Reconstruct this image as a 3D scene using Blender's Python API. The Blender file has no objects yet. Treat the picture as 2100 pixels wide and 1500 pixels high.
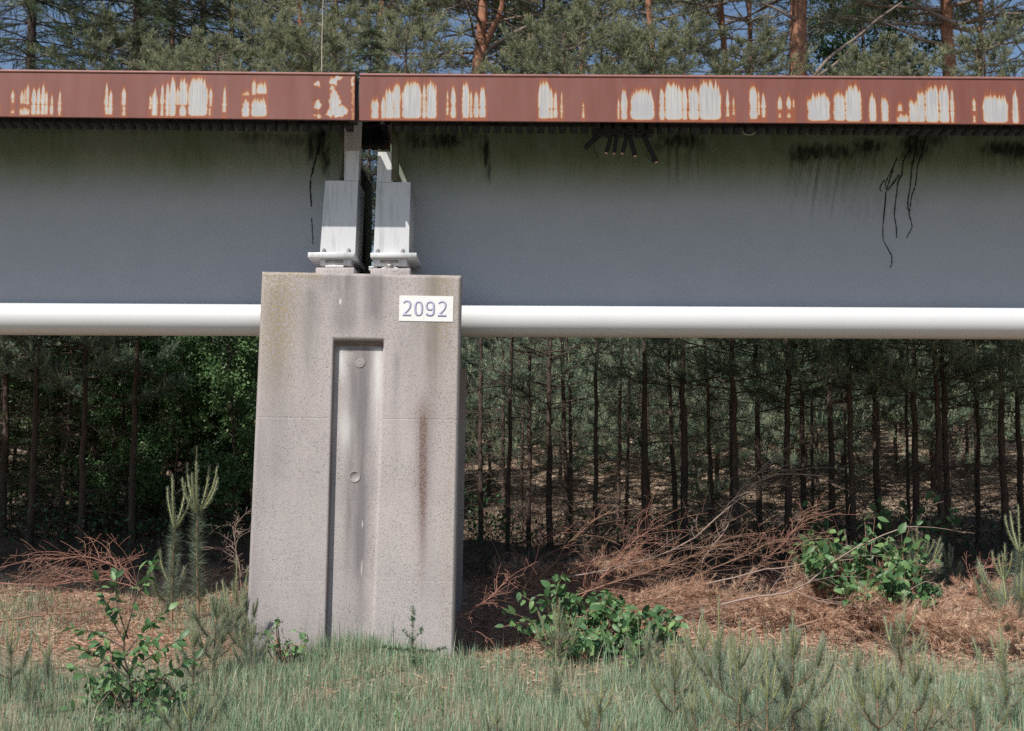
import bpy, math, random
import numpy as np
from mathutils import Matrix, Vector, Quaternion

# ------------------------------------------------------------------ camera, sky, sun, exposure
scene = bpy.context.scene
COL = scene.collection
PITCH = math.atan(208 / 2400)
EYE = 1.6
F = 2400.0

cam_d = bpy.data.cameras.new('camera')
cam = bpy.data.objects.new('camera', cam_d)
COL.objects.link(cam)
cam.location = (0, 0, EYE)
cam.rotation_euler = (math.pi / 2 + PITCH, 0, 0)
cam_d.sensor_width = 36
cam_d.lens = 36 * F / 2100
cam_d.clip_start = .1
cam_d.clip_end = 1500
cam_d.dof.use_dof = True
cam_d.dof.focus_distance = 9.7
cam_d.dof.aperture_fstop = 3.6
scene.camera = cam

LIGHT = Vector((.48, .65, -1.0)).normalized()          # the way the sunlight travels
SUN_EL = math.asin(-LIGHT.z)
world = bpy.data.worlds.new('World')
scene.world = world
world.use_nodes = True
wn = world.node_tree
bg = wn.nodes['Background']
sky = wn.nodes.new('ShaderNodeTexSky')
sky.sky_type = 'NISHITA'
sky.sun_disc = False
sky.sun_elevation = SUN_EL
sky.sun_rotation = math.atan2(-LIGHT.x, -LIGHT.y)      # towards the sun, clockwise from +Y
sky.air_density = 1.0
sky.dust_density = .6
sky.ozone_density = 1.6
wn.links.new(sky.outputs[0], bg.inputs[0])
bg.inputs[1].default_value = .095

sun_d = bpy.data.lights.new('sun', 'SUN')
sun_d.energy = 5.0
sun_d.angle = math.radians(.5)
sun_d.color = (1, .945, .865)
sun = bpy.data.objects.new('sun', sun_d)
sun.rotation_euler = LIGHT.to_track_quat('-Z', 'Y').to_euler()
COL.objects.link(sun)
scene.view_settings.view_transform = 'Standard'
scene.view_settings.look = 'None'
scene.view_settings.exposure = 0.15
scene.view_settings.gamma = 1
scene.view_settings.use_curve_mapping = False
try:
    scene.cycles.max_bounces = 8
    scene.cycles.use_denoising = False
    scene.cycles.sample_clamp_indirect = 4
    scene.cycles.transparent_max_bounces = 8
except Exception:
    pass

# ------------------------------------------------------------------ helpers
def P(px, py, Y):
    """world point at depth Y on the sight line of the pixel of the 2100x1500 photograph"""
    rx, ry = (px - 1050) / F, (750 - py) / F
    c, s = math.cos(PITCH), math.sin(PITCH)
    dy, dz = c - ry * s, s + ry * c
    t = Y / dy
    return np.array((rx * t, Y, EYE + dz * t))

def PX(p):
    c, s = math.cos(PITCH), math.sin(PITCH)
    y, z = p[1], p[2] - EYE
    f = y * c + z * s
    u = -y * s + z * c
    return 1050 + F * p[0] / f, 750 - F * u / f

GY = [-200, 0, 6, 9, 9.8, 10.6, 11.6, 12.6, 13.6, 16, 20, 30, 45, 80, 400]
GZ = [-.6, -.1, -.02, .03, .08, .17, .36, .50, .58, .82, 1.35, 3.0, 5.6, 8.5, 10]
def ground_z(x, y):
    x = np.asarray(x, float); y = np.asarray(y, float)
    z = np.interp(y, GY, GZ)
    b = .035 * np.sin(2.3 * x + 1.1 * y) + .03 * np.sin(1.1 * x - 2.7 * y + 1) + .018 * np.sin(5.1 * x + 3.9 * y + 2) + .012 * np.sin(9.7 * x - 7.3 * y)
    b = b + .12 * np.sin(.35 * x + .21 * y + .6) * np.clip((y - 11) / 6, 0, 1)
    mound = .10 * np.exp(-((x + 1.3) / .35) ** 2 - ((y - 9.35) / .3) ** 2)
    return z + b * np.clip((y - 6) / 2, .2, 1) + mound

def G(px, py):
    """the point of the ground that the pixel looks at"""
    for Y in np.arange(5.5, 60, .02):
        p = P(px, py, Y)
        if p[2] <= ground_z(p[0], p[1]):
            return p
    return P(px, py, 60)

def GP(px, Y):
    x = (px - 1050) / F * Y / math.cos(PITCH)
    return np.array((x, Y, float(ground_z(x, Y))))

FINE = {'crown', 'branches', 'dead_branches', 'needles', 'old_needles', 'dry_needles', 'twigs', 'side_branches'}   # parts made of bits too small to pick apart

class Geo:
    def __init__(self):
        self.V, self.Q, self.T, self.A, self.n = [], [], [], [], 0
    def add(self, V, F_, tint=None):
        V = np.asarray(V, float).reshape(-1, 3)
        F_ = np.asarray(F_, int)
        self.V.append(V)
        if tint is None:
            tint = np.zeros(len(V))
        self.A.append(np.broadcast_to(np.asarray(tint, float), (len(V),)))
        (self.Q if F_.shape[1] == 4 else self.T).append(F_ + self.n)
        self.n += len(V)
        return self
    def box(self, x0, x1, y0, y1, z0, z1):
        v = [(x, y, z) for z in (z0, z1) for y in (y0, y1) for x in (x0, x1)]
        return self.add(v, [(0, 2, 3, 1), (4, 5, 7, 6), (0, 1, 5, 4), (2, 6, 7, 3), (0, 4, 6, 2), (1, 3, 7, 5)])
    def tubes(self, pts, rad, sides=4, tint=None):
        pts = np.asarray(pts, float)
        if pts.ndim == 2:
            pts = pts[None]
        M, K, _ = pts.shape
        rad = np.broadcast_to(np.asarray(rad, float), (M, K))
        d = pts[:, -1] - pts[:, 0]
        d /= np.linalg.norm(d, axis=1, keepdims=True) + 1e-9
        ref = np.where(np.abs(d[:, 2:3]) > .8, np.array([[1., .13, 0]]), np.array([[.05, .1, 1.]]))
        t = np.gradient(pts, axis=1)
        t /= np.linalg.norm(t, axis=2, keepdims=True) + 1e-9
        n1 = np.cross(t, ref[:, None, :]); n1 /= np.linalg.norm(n1, axis=2, keepdims=True) + 1e-9
        n2 = np.cross(t, n1)
        a = np.arange(sides) * 2 * math.pi / sides
        ring = pts[:, :, None] + rad[:, :, None, None] * (np.cos(a)[None, None, :, None] * n1[:, :, None] + np.sin(a)[None, None, :, None] * n2[:, :, None])
        idx = np.arange(M * K * sides).reshape(M, K, sides)
        nx = np.roll(idx, -1, axis=2)
        q = np.stack((idx[:, :-1], nx[:, :-1], nx[:, 1:], idx[:, 1:]), -1).reshape(-1, 4)
        tt = None if tint is None else np.repeat(np.broadcast_to(tint, (M,)), K * sides)
        return self.add(ring.reshape(-1, 3), q, tt)
    def prism(self, poly, ya, yb):
        """polygon given as (x, z) pairs, extruded along y; may be concave"""
        n = len(poly)
        from mathutils.geometry import tessellate_polygon
        tri = tessellate_polygon([[Vector((p[0], p[1], 0)) for p in poly]])
        v = [(p[0], ya, p[1]) for p in poly] + [(p[0], yb, p[1]) for p in poly]
        tr = [tuple(t) for t in tri] + [(t[2] + n, t[1] + n, t[0] + n) for t in tri]
        self.add(v, tr)
        self.add(v, [(i, (i + 1) % n, n + (i + 1) % n, n + i) for i in range(n)])
        return self
    def needles(self, p0, t, L, n, nl, w, ang, rng, tint=None, tipshrink=.4, jit=.35):
        """triangular needles round shoots: p0, t (M,3), L (M,)"""
        p0 = np.asarray(p0, float); t = np.asarray(t, float)
        M = len(p0)
        if M == 0:
            return self
        t = t / (np.linalg.norm(t, axis=1, keepdims=True) + 1e-9)
        L = np.broadcast_to(np.asarray(L, float), (M,))
        u = (np.arange(n)[None] + rng.random((M, n))) / n
        base = p0[:, None] + t[:, None] * (u * L[:, None])[..., None]
        r = rng.normal(size=(M, n, 3))
        r -= (r * t[:, None]).sum(-1, keepdims=True) * t[:, None]
        r /= np.linalg.norm(r, axis=-1, keepdims=True) + 1e-9
        a = ang * (1 - .45 * u) * (1 + jit * rng.normal(size=(M, n)))
        d = t[:, None] * np.cos(a)[..., None] + r * np.sin(a)[..., None]
        ln = nl * (1 - tipshrink * u) * (.75 + .5 * rng.random((M, n)))
        s = np.cross(d, rng.normal(size=(M, n, 3)))
        s /= np.linalg.norm(s, axis=-1, keepdims=True) + 1e-9
        v = np.stack((base + s * w / 2, base - s * w / 2, base + d * ln[..., None]), 2)
        k = M * n
        tt = np.zeros((M,)) if tint is None else np.broadcast_to(np.asarray(tint, float), (M,))
        tt = tt[:, None] + .12 * rng.normal(size=(M, n))
        return self.add(v.reshape(-1, 3), np.arange(k * 3).reshape(k, 3), np.repeat(tt.reshape(-1), 3))
    def mesh(self, name, mats, smooth=False, attr=True):
        me = bpy.data.meshes.new(name)
        V = np.concatenate(self.V) if self.V else np.zeros((0, 3))
        T = np.concatenate(self.T) if self.T else np.zeros((0, 3), int)
        Q = np.concatenate(self.Q) if self.Q else np.zeros((0, 4), int)
        me.vertices.add(len(V)); me.vertices.foreach_set('co', V.astype('f4').ravel())
        li = np.concatenate((T.ravel(), Q.ravel())).astype('i4')
        ls = np.concatenate((np.arange(len(T)) * 3, len(T) * 3 + np.arange(len(Q)) * 4)).astype('i4')
        me.loops.add(len(li)); me.loops.foreach_set('vertex_index', li)
        me.polygons.add(len(ls)); me.polygons.foreach_set('loop_start', ls)
        if attr:
            at = me.attributes.new('tint', 'FLOAT', 'POINT')
            at.data.foreach_set('value', np.concatenate(self.A).astype('f4'))
        if smooth:
            me.polygons.foreach_set('use_smooth', np.ones(len(ls), bool))
        me.update(calc_edges=True)
        me.validate()
        for m in (mats if isinstance(mats, (list, tuple)) else [mats]):
            me.materials.append(m)
        return me
    def build(self, name, mats, parent=None, smooth=False):
        return link(name, self.mesh(name, mats, smooth), parent)

def link(name, me, parent=None):
    o = bpy.data.objects.new(name, me)
    if name in FINE: o['kind'] = 'stuff'
    COL.objects.link(o)
    if parent is not None:
        o.parent = parent
    return o

def tag(o, label=None, cat=None, group=None, kind=None):
    if label: o['label'] = label
    if cat: o['category'] = cat
    if group: o['group'] = group
    if kind: o['kind'] = kind
    return o

def thing(name, label, cat, loc=(0, 0, 0), rz=0, group=None):
    o = link(name, None)
    o.location = loc
    o.rotation_euler = (0, 0, rz)
    o.empty_display_size = .1
    return tag(o, label, cat, group)

def copy_tree(o, kids, parent=None):
    c = o.copy(); COL.objects.link(c)
    if parent is not None: c.parent = parent
    for ch in kids.get(o.name, []):
        copy_tree(ch, kids, c)
    return c

def kids_of(o):
    d, todo = {}, [o]
    allo = list(COL.objects)
    by = {}
    for x in allo:
        if x.parent: by.setdefault(x.parent.name, []).append(x)
    while todo:
        x = todo.pop()
        d[x.name] = by.get(x.name, [])
        todo += d[x.name]
    return d

def bez(pts, n):
    """smooth polyline through pts (Catmull-Rom), n samples"""
    pts = np.asarray(pts, float)
    k = len(pts)
    ext = np.vstack((2 * pts[0] - pts[1], pts, 2 * pts[-1] - pts[-2]))
    out = []
    for s in np.linspace(0, k - 1, n):
        i = min(int(s), k - 2); f = s - i
        a, b, c, d = ext[i:i + 4]
        out.append(.5 * (2 * b + (c - a) * f + (2 * a - 5 * b + 4 * c - d) * f * f + (3 * b - a - 3 * c + d) * f ** 3))
    return np.array(out)

# ------------------------------------------------------------------ materials
class NT:
    def __init__(self, name):
        self.m = bpy.data.materials.new(name)
        self.m.use_nodes = True
        self.t = self.m.node_tree
        self.b = self.t.nodes['Principled BSDF']
        self.b.inputs['Roughness'].default_value = .7
    def n(self, kind, **kw):
        x = self.t.nodes.new('ShaderNode' + kind)
        for k, v in kw.items():
            if k in x.inputs.keys(): x.inputs[k].default_value = v
            else: setattr(x, k, v)
        return x
    def l(self, a, b):
        self.t.links.new(a, b); return self
    def coord(self, scale=(1, 1, 1), kind='Object'):
        c = self.n('TexCoord'); mp = self.n('Mapping')
        mp.inputs['Scale'].default_value = scale
        self.l(c.outputs[kind], mp.inputs['Vector'])
        return mp.outputs[0]
    def noise(self, scale=5, detail=4, rough=.55, vec=None):
        x = self.n('TexNoise'); x.inputs['Scale'].default_value = scale; x.inputs['Detail'].default_value = detail; x.inputs['Roughness'].default_value = rough
        if vec is not None: self.l(vec, x.inputs['Vector'])
        return x.outputs['Fac']
    def voro(self, scale, vec, feature='F1', out='Distance'):
        x = self.n('TexVoronoi'); x.feature = feature; x.inputs['Scale'].default_value = scale
        self.l(vec, x.inputs['Vector'])
        return x.outputs[out]
    def ramp(self, f, stops):
        r = self.n('ValToRGB')
        e = r.color_ramp.elements
        while len(e) < len(stops): e.new(.5)
        for i, (p, c) in enumerate(stops):
            e[i].position = p
            e[i].color = (*c, 1) if isinstance(c, tuple) else (c, c, c, 1)
        self.l(f, r.inputs['Fac'])
        return r.outputs['Color']
    def mix(self, f, a, b, mode='MIX'):
        x = self.n('Mix'); x.data_type = 'RGBA'; x.blend_type = mode
        for s, v in ((x.inputs[0], f), (x.inputs[6], a), (x.inputs[7], b)):
            if isinstance(v, (int, float)): s.default_value = v
            elif isinstance(v, tuple): s.default_value = (*v, 1)
            else: self.l(v, s)
        return x.outputs[2]
    def math(self, op, a, b=None, clamp=False):
        x = self.n('Math'); x.operation = op; x.use_clamp = clamp
        for s, v in ((x.inputs[0], a), (x.inputs[1], b)):
            if v is None: continue
            if isinstance(v, (int, float)): s.default_value = v
            else: self.l(v, s)
        return x.outputs[0]
    def attr(self, name):
        x = self.n('Attribute'); x.attribute_name = name
        return x.outputs['Fac']
    def attrc(self, name):
        x = self.n('Attribute'); x.attribute_name = name
        s = self.n('SeparateColor'); self.l(x.outputs['Color'], s.inputs[0])
        return s.outputs
    def color(self, c):
        if isinstance(c, tuple): self.b.inputs['Base Color'].default_value = (*c, 1)
        else: self.l(c, self.b.inputs['Base Color'])
        return self
    def bump(self, h, strength=.3, dist=.01):
        x = self.n('Bump'); x.inputs['Strength'].default_value = strength; x.inputs['Distance'].default_value = dist
        self.l(h, x.inputs['Height']); self.l(x.outputs[0], self.b.inputs['Normal'])
        return self
    def rough(self, r):
        if isinstance(r, (int, float)): self.b.inputs['Roughness'].default_value = r
        else: self.l(r, self.b.inputs['Roughness'])
        return self

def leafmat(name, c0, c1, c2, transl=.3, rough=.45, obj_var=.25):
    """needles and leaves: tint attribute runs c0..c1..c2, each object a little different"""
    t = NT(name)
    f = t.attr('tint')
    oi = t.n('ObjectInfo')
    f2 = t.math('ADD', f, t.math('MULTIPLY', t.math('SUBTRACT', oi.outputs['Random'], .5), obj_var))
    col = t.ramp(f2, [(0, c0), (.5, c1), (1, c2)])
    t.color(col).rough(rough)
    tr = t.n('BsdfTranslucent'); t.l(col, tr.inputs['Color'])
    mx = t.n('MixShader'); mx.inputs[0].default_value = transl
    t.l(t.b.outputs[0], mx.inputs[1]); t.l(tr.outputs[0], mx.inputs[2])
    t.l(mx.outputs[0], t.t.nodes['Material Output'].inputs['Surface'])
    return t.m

def plain(name, c, rough=.6, metal=0, nscale=0, namt=.15, bump=0):
    t = NT(name)
    if nscale:
        f = t.noise(nscale, 5, .6, t.coord())
        t.color(t.mix(f, tuple(v * (1 - namt) for v in c), tuple(min(1, v * (1 + namt)) for v in c)))
        if bump: t.bump(f, .4, bump)
    else:
        t.color(c)
    t.rough(rough); t.b.inputs['Metallic'].default_value = metal
    return t.m

M = {}
M['needle'] = leafmat('pine_needles', (.080, .108, .062), (.235, .265, .155), (.46, .45, .28), .4)
M['needle_cool'] = leafmat('young_pine_needles', (.075, .135, .095), (.23, .33, .235), (.56, .61, .43), .4)
M['needle_old'] = leafmat('old_pine_needles', (.08, .12, .09), (.19, .25, .18), (.30, .34, .23))
M['candle'] = leafmat('new_shoot_needles', (.20, .25, .18), (.31, .37, .27), (.46, .49, .36))
M['spruce'] = leafmat('spruce_needles', (.040, .075, .040), (.090, .155, .075), (.18, .24, .11), .4)
M['leaf'] = leafmat('broad_leaves', (.05, .12, .045), (.11, .225, .085), (.22, .35, .13), .3, .48, .5)
M['leaf_dark'] = leafmat('dark_broad_leaves', (.022, .07, .030), (.042, .12, .045), (.09, .19, .06), .3, .35, .4)  # dark green foliage of the tall broadleaf trees and the low greenery
M['larch'] = leafmat('larch_needles', (.07, .15, .08), (.12, .23, .12), (.20, .32, .16))
M['dry'] = leafmat('dry_needles', (.24, .11, .07), (.54, .32, .215), (.66, .50, .36), .2, .75)
M['grass'] = leafmat('grass_blades', (.095, .165, .095), (.235, .365, .235), (.52, .48, .34), .25, .5)
M['twig'] = plain('dead_twigs', (.25, .145, .10), .8, 0, 9, .35)
M['twig_red'] = plain('reddish_twigs', (.33, .165, .12), .75, 0, 9, .35)
M['twig_pale'] = plain('bleached_twigs', (.32, .235, .195), .75, 0, 9, .3)
M['twig_dark'] = plain('dark_twigs', (.10, .075, .06), .85, 0, 9, .3)
M['cand_stem'] = plain('new_shoot_bark', (.30, .30, .12), .6)
M['sap_stem'] = plain('sapling_bark', (.27, .18, .11), .8, 0, 40, .3)

def bark(name, low, high, scale):
    t = NT(name)
    v = t.coord((1, 1, .35))
    n = t.noise(scale, 6, .7, v)
    cr = t.voro(scale * 1.1, v)
    c = t.ramp(n, [(.25, low), (.55, high), (.8, tuple(min(1, x * 1.35) for x in high))])
    c = t.mix(t.ramp(cr, [(.05, 0.0), (.3, .75)]), tuple(x * .5 for x in low), c)
    t.color(c).rough(.9).bump(t.math('ADD', n, cr), .9, .02)
    return t.m
M['bark'] = bark('young_pine_bark', (.045, .033, .028), (.125, .088, .070), 22)
M['bark_red'] = bark('old_pine_bark', (.17, .075, .045), (.42, .20, .125), 13)
M['bark_branch'] = plain('pine_branch_bark', (.215, .165, .135), .85, 0, 14, .35)
M['bark_pale'] = plain('pale_bark', (.45, .40, .33), .8, 0, 20, .4)
# ------------------------------------------------------------------ the ground
def lines(dense0, dense1, step, far, grow=1.35):
    a = list(np.arange(dense0, dense1 + 1e-6, step))
    s = step
    while a[-1] < far: s *= grow; a.append(a[-1] + s)
    s = step; b = []
    x = dense0
    while x > -far: s *= grow; x -= s; b.append(x)
    return np.array(b[::-1] + a)
gx = lines(-6, 6, .07, 260); gy = lines(6.3, 16, .07, 380)
X, Yg = np.meshgrid(gx, gy)
Zg = ground_z(X, Yg)
rg = np.random.default_rng(3)
Zg = Zg + rg.normal(size=Zg.shape) * .006 * ((Yg > 6) & (Yg < 17))
n0, n1 = X.shape
ii = np.arange(n0 * n1).reshape(n0, n1)
g = Geo(); g.add(np.stack((X, Yg, Zg), -1), np.stack((ii[:-1, :-1], ii[:-1, 1:], ii[1:, 1:], ii[1:, :-1]), -1).reshape(-1, 4))
t = NT('forest_ground')
v = t.coord()
n1_ = t.noise(1.3, 5, .6, v); n2_ = t.noise(14, 6, .7, v); n3_ = t.noise(70, 3, .7, v)
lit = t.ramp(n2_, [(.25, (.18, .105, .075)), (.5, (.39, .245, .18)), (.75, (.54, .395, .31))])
lit = t.mix(t.ramp(n3_, [(.35, .0), (.7, .55)]), lit, (.09, .055, .04))
gr = t.ramp(n2_, [(.3, (.08, .10, .055)), (.7, (.20, .21, .13))])
sx = t.n('SeparateXYZ'); t.l(v, sx.inputs[0])
near = t.math('SUBTRACT', 1, t.math('MULTIPLY', t.math('SUBTRACT', sx.outputs['Y'], 9.2), .9), True)
gm = t.math('MULTIPLY', near, t.ramp(n1_, [(.38, 0.25), (.6, .85)]))
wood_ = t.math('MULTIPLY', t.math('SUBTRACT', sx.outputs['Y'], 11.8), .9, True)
floor_ = t.ramp(n2_, [(.3, (.06, .04, .03)), (.6, (.20, .135, .095)), (.8, (.34, .25, .185))])  # dark humus, which also paints the girder's shadow deeper
sunlit_patch = t.math('MULTIPLY', t.ramp(t.noise(.8, 4, .6, v), [(.45, 0.0), (.62, .7)]), wood_)
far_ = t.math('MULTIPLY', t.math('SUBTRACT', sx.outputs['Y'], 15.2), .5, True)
sunlit_patch = t.math('MULTIPLY', t.math('ADD', sunlit_patch, .15), far_)
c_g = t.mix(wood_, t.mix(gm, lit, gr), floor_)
c_g = t.mix(sunlit_patch, c_g, (.46, .345, .255))  # pale dry grass, painted as sunlit patches beyond the girder's shadow
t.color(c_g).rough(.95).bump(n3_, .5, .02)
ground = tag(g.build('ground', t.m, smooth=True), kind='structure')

# ------------------------------------------------------------------ the two guideway girders
YR, YW, YL, YP = 9.15, 10.10, 9.65, 9.50        # rail face, web face, bearing leg face, pier face

def fbm1(x, seed, freqs=(1, 2.1, 4.3, 8.7)):
    r = np.random.default_rng(seed); o = 0
    for k, f in enumerate(freqs):
        o = o + np.sin(f * x + r.random() * 6.28) / (1.5 ** k)
    return o / 2

# worn streaks in the paint of the guide rail, read off as (x0, x1, top, bottom) in photograph pixels
ST = []
def S(sc, ox, oy, items):
    for a in items:
        ST.append((ox + a[0] / sc, ox + a[1] / sc, oy + a[2] / sc, oy + a[3] / sc))
S(6, 0, 130, [(137, 180, 320, 495), (140, 185, 562, 622), (250, 292, 322, 502), (290, 322, 300, 505), (318, 366, 245, 520), (250, 372, 535, 640), (385, 452, 280, 640), (448, 502, 270, 640),
    (503, 562, 222, 640), (552, 598, 325, 640), (620, 662, 375, 640), (716, 758, 318, 645), (1288, 1336, 226, 590), (1300, 1342, 480, 636), (1335, 1391, 305, 640), (1493, 1556, 285, 520), (1505, 1552, 480, 650), (1833, 1872, 375, 572),
    (1863, 1948, 285, 652), (1973, 2022, 240, 656), (2033, 2090, 195, 656), (-30, 5, 470, 625)])
S(3, 0, 0, [(1040, 1086, 470, 718), (1081, 1104, 530, 652), (1099, 1156, 472, 655), (1104, 1150, 630, 718), (1156, 1281, 468, 718), (1284, 1309, 525, 660), (1286, 1298, 640, 715), (1369, 1394, 525, 695), (1490, 1537, 560, 590), (1490, 1537, 595, 722),
    (1546, 1577, 486, 587), (1576, 1642, 500, 582), (1546, 1644, 596, 722)])
S(3, 700, 0, [(182, 233, 605, 733), (242, 275, 585, 733), (268, 327, 530, 733), (318, 366, 508, 733), (371, 496, 493, 733), (497, 523, 495, 733), (522, 588, 495, 733), (645, 661, 548, 712), (671, 707, 518, 730), (741, 790, 505, 730),
    (788, 809, 545, 728), (813, 847, 545, 728), (847, 891, 518, 728), (1209, 1286, 492, 734), (1278, 1306, 535, 732), (1304, 1331, 552, 730), (1347, 1363, 556, 730), (1480, 1496, 618, 730), (1697, 1713, 598, 738), (1717, 1761, 534, 740),
    (1778, 1926, 540, 742), (1954, 1990, 528, 742), (1988, 2102, 500, 742)])
S(3, 1400, 0, [(-4, 30, 512, 742), (34, 101, 515, 742), (97, 238, 487, 742), (264, 288, 545, 722), (304, 321, 588, 712), (409, 461, 520, 737), (459, 476, 548, 712), (482, 511, 566, 727), (583, 613, 588, 680), (585, 606, 690, 727),
    (636, 669, 586, 678), (640, 664, 690, 728), (675, 688, 605, 665), (765, 907, 566, 748), (927, 1001, 556, 748), (997, 1102, 516, 752), (1144, 1191, 556, 752), (1218, 1268, 590, 752), (1318, 1353, 632, 688), (1313, 1388, 697, 755), (1388, 1450, 610, 755),
    (1440, 1492, 555, 755), (1489, 1577, 518, 757), (1575, 1641, 510, 758), (1644, 1671, 540, 758), (1780, 1804, 592, 690), (1781, 1801, 698, 757), (1844, 2002, 572, 760), (2024, 2066, 542, 762)])
rs = np.random.default_rng(11)
for x in np.arange(2130, 2900, 55):
    ST.append((x, x + rs.uniform(6, 45), rs.uniform(172, 200), 254))
for x in np.arange(-760, -20, 60):
    ST.append((x, x + rs.uniform(6, 45), rs.uniform(160, 190), 238))

def wear_field(px, py):
    """px, py 2-D arrays -> worn depth (about pixels inside a streak, negative outside)"""
    halo = np.full(px.shape, -4.0); f = np.full(px.shape, -4.0)
    for k, (x0, x1, a, b) in enumerate(ST):
        c0, c1 = np.searchsorted(px[0], x0 - 6), np.searchsorted(px[0], x1 + 6)
        if c1 <= c0: continue
        x = px[:, c0:c1]; y = py[:, c0:c1]
        w = x1 - x0
        r = np.random.default_rng(k)
        nt = max(1, int(w / 7))
        u = np.clip((x - x0) / w, 0, 1)
        h = b - a
        # ragged top: nt pointed teeth, the outer ones lower
        ph = u * nt + .5 * r.random() + .3 * np.sin(u * nt * 1.7 + k)
        tooth = (np.abs((ph % 1) - .5) * 2) * (.35 + .9 * np.abs(np.sin(np.floor(ph) * 2.7 + k)))
        top = a + h * .16 * tooth ** 1.2 * (1 if nt > 1 else .5) + h * (.45 if w < 16 else .28) * np.abs(2 * u - 1) ** (2.2 if w < 16 else 5)
        top = top + 3 * fbm1(x * .5, k + 40) * (nt > 1)
        wob = 1.2 * fbm1(y * .12, k) + .5 * fbm1(y * .5, k + 7)
        bot = b - h * .10 * np.abs(2 * u - 1) ** 6
        ins = np.minimum(np.minimum(x - x0 + wob, x1 - x + wob * .7), np.minimum((y - top) / 3.2, (bot - y) / 1.2))
        f[:, c0:c1] = np.maximum(f[:, c0:c1], ins)
        up_ = np.minimum(np.minimum(x - x0 + 3, x1 - x + 3) * .8 - 2.2, (y - top + h * .22 * (.5 + .8 * np.abs(fbm1(x * .8, k + 5)))) / 7 - 2.6)
        halo[:, c0:c1] = np.maximum(halo[:, c0:c1], np.minimum(up_, -.6))
        # thinner seams between the teeth of a wide streak
        if nt > 2:
            seam = np.minimum(f[:, c0:c1], 1.6 + 5 * np.abs(fbm1(x * .55, k + 90)) + (y - a) / h * 5)
            f[:, c0:c1] = np.where(ins > 0, seam, f[:, c0:c1])
    f = np.maximum(f, halo)
    # flaked patch by the end of the left rail, small blobs beside it
    nz = 2.2 * np.sin(px * .55 + 1.2 * np.sin(py * .31)) + 2 * np.sin(py * .5 + px * .23)
    for cx, cy, rx, ry in ((650, 173, 6, 6), (652, 216, 8, 10), (652, 238, 7, 4), (684, 167, 9, 9), (692, 160, 8, 6), (682, 185, 5, 12), (687, 212, 12, 26), (695, 228, 20, 14), (678, 232, 9, 9), (722, 170, 3, 12)):
        e = (1 - np.sqrt(((px - cx) / rx) ** 2 + ((py - cy) / ry) ** 2)) * min(rx, ry) + .55 * nz
        f = np.maximum(f, e)
    edge = 2.2 - np.abs(px - 724) + .5 * nz
    f = np.maximum(f, np.where(py > 150, np.minimum(edge, .8), -4))
    # scuffed lines running along the rail through the streaks
    for yy in (214, 217.5):
        line = np.exp(-((py - yy - px * .0058) / 1.0) ** 2) * (np.sin(px * .021 + yy) > -.1)
        f = f - 1.6 * line * (f > .3)
    return np.clip(f, -4, 8)

t = NT('rusty_rail_paint')
v = t.coord((1, 1, .18))
fine = t.noise(90, 4, .6, v); mid = t.noise(9, 5, .6, v)
obj = t.coord()
wear = t.math('ADD', t.attr('wear'), t.math('MULTIPLY', t.math('SUBTRACT', fine, .5), 2.2))
w01 = t.math('MULTIPLY', t.math('ADD', wear, 4), 1 / 12.)
base = t.ramp(mid, [(.2, (.165, .046, .030)), (.5, (.200, .066, .048)), (.8, (.225, .092, .078))])
base = t.mix(t.ramp(t.noise(30, 5, .7, obj), [(.45, 0.0), (.75, .55)]), base, (.165, .082, .078))
metal = t.ramp(t.noise(160, 2, .5, t.coord((1, 1, .02))), [(.3, (.34, .335, .335)), (.7, (.54, .53, .515))])
metal = t.mix(t.math('MULTIPLY', t.ramp(t.noise(5, 3, .5, obj), [(.45, 0.0), (.65, 1.0)]), .55), metal, (.36, .36, .385))
c = t.mix(t.ramp(w01, [(.12, 0.0), (.34, .85)]), base, (.30, .082, .028))
c = t.mix(t.ramp(w01, [(.345, 0.0), (.45, .9)]), c, (.52, .34, .17))
c = t.mix(t.ramp(w01, [(.42, 0.0), (.60, 1.0)]), c, metal)
t.color(c).rough(t.ramp(w01, [(.3, .62), (.5, .42)]))
t.bump(t.math('ADD', t.math('MULTIPLY', w01, -.7), t.math('MULTIPLY', fine, .3)), .25, .004)
M['rail'] = t.m
t = NT('rail_paint')
t.color(t.ramp(t.noise(9, 5, .6, t.coord()), [(.3, (.22, .09, .075)), (.7, (.30, .135, .12))])).rough(.6)
M['rail_plain'] = t.m

t = NT('web_paint')
v = t.coord((1, 1, .12)); obj = t.coord()
a = t.attrc('stain_and_tone')
streak = t.noise(26, 5, .65, v); blot = t.noise(4, 5, .6, obj); grit = t.noise(120, 3, .7, obj)
c = t.mix(blot, (.365, .38, .42), (.435, .445, .48))
olive = t.math('MULTIPLY', a[1], t.math('ADD', .75, t.math('MULTIPLY', streak, .5)), True)
c = t.mix(olive, c, (.115, .175, .092))
d = t.math('ADD', a[0], t.math('MULTIPLY', t.math('SUBTRACT', streak, .5), t.math('MULTIPLY', a[0], 2.2)))
d = t.math('ADD', d, t.math('MULTIPLY', t.math('SUBTRACT', grit, .5), t.math('MULTIPLY', a[0], .8)), True)
c = t.mix(t.ramp(d, [(.12, 0.0), (.85, .95)]), c, (.014, .016, .014))
c = t.mix(t.ramp(t.voro(38, obj), [(.03, .55), (.05, 0.0)]), c, (.6, .6, .6))
t.color(c).rough(.38)
M['web'] = t.m
t = NT('white_girder_paint')
obj = t.coord()
s_ = t.noise(14, 5, .7, t.coord((.5, 1, 1)))
c = t.mix(t.noise(3, 4, .5, obj), (.60, .605, .62), (.66, .66, .665))
c = t.mix(t.ramp(s_, [(.62, 0.0), (.8, .35)]), c, (.40, .37, .33))
t.color(c).rough(.4)
M['white'] = t.m
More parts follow.
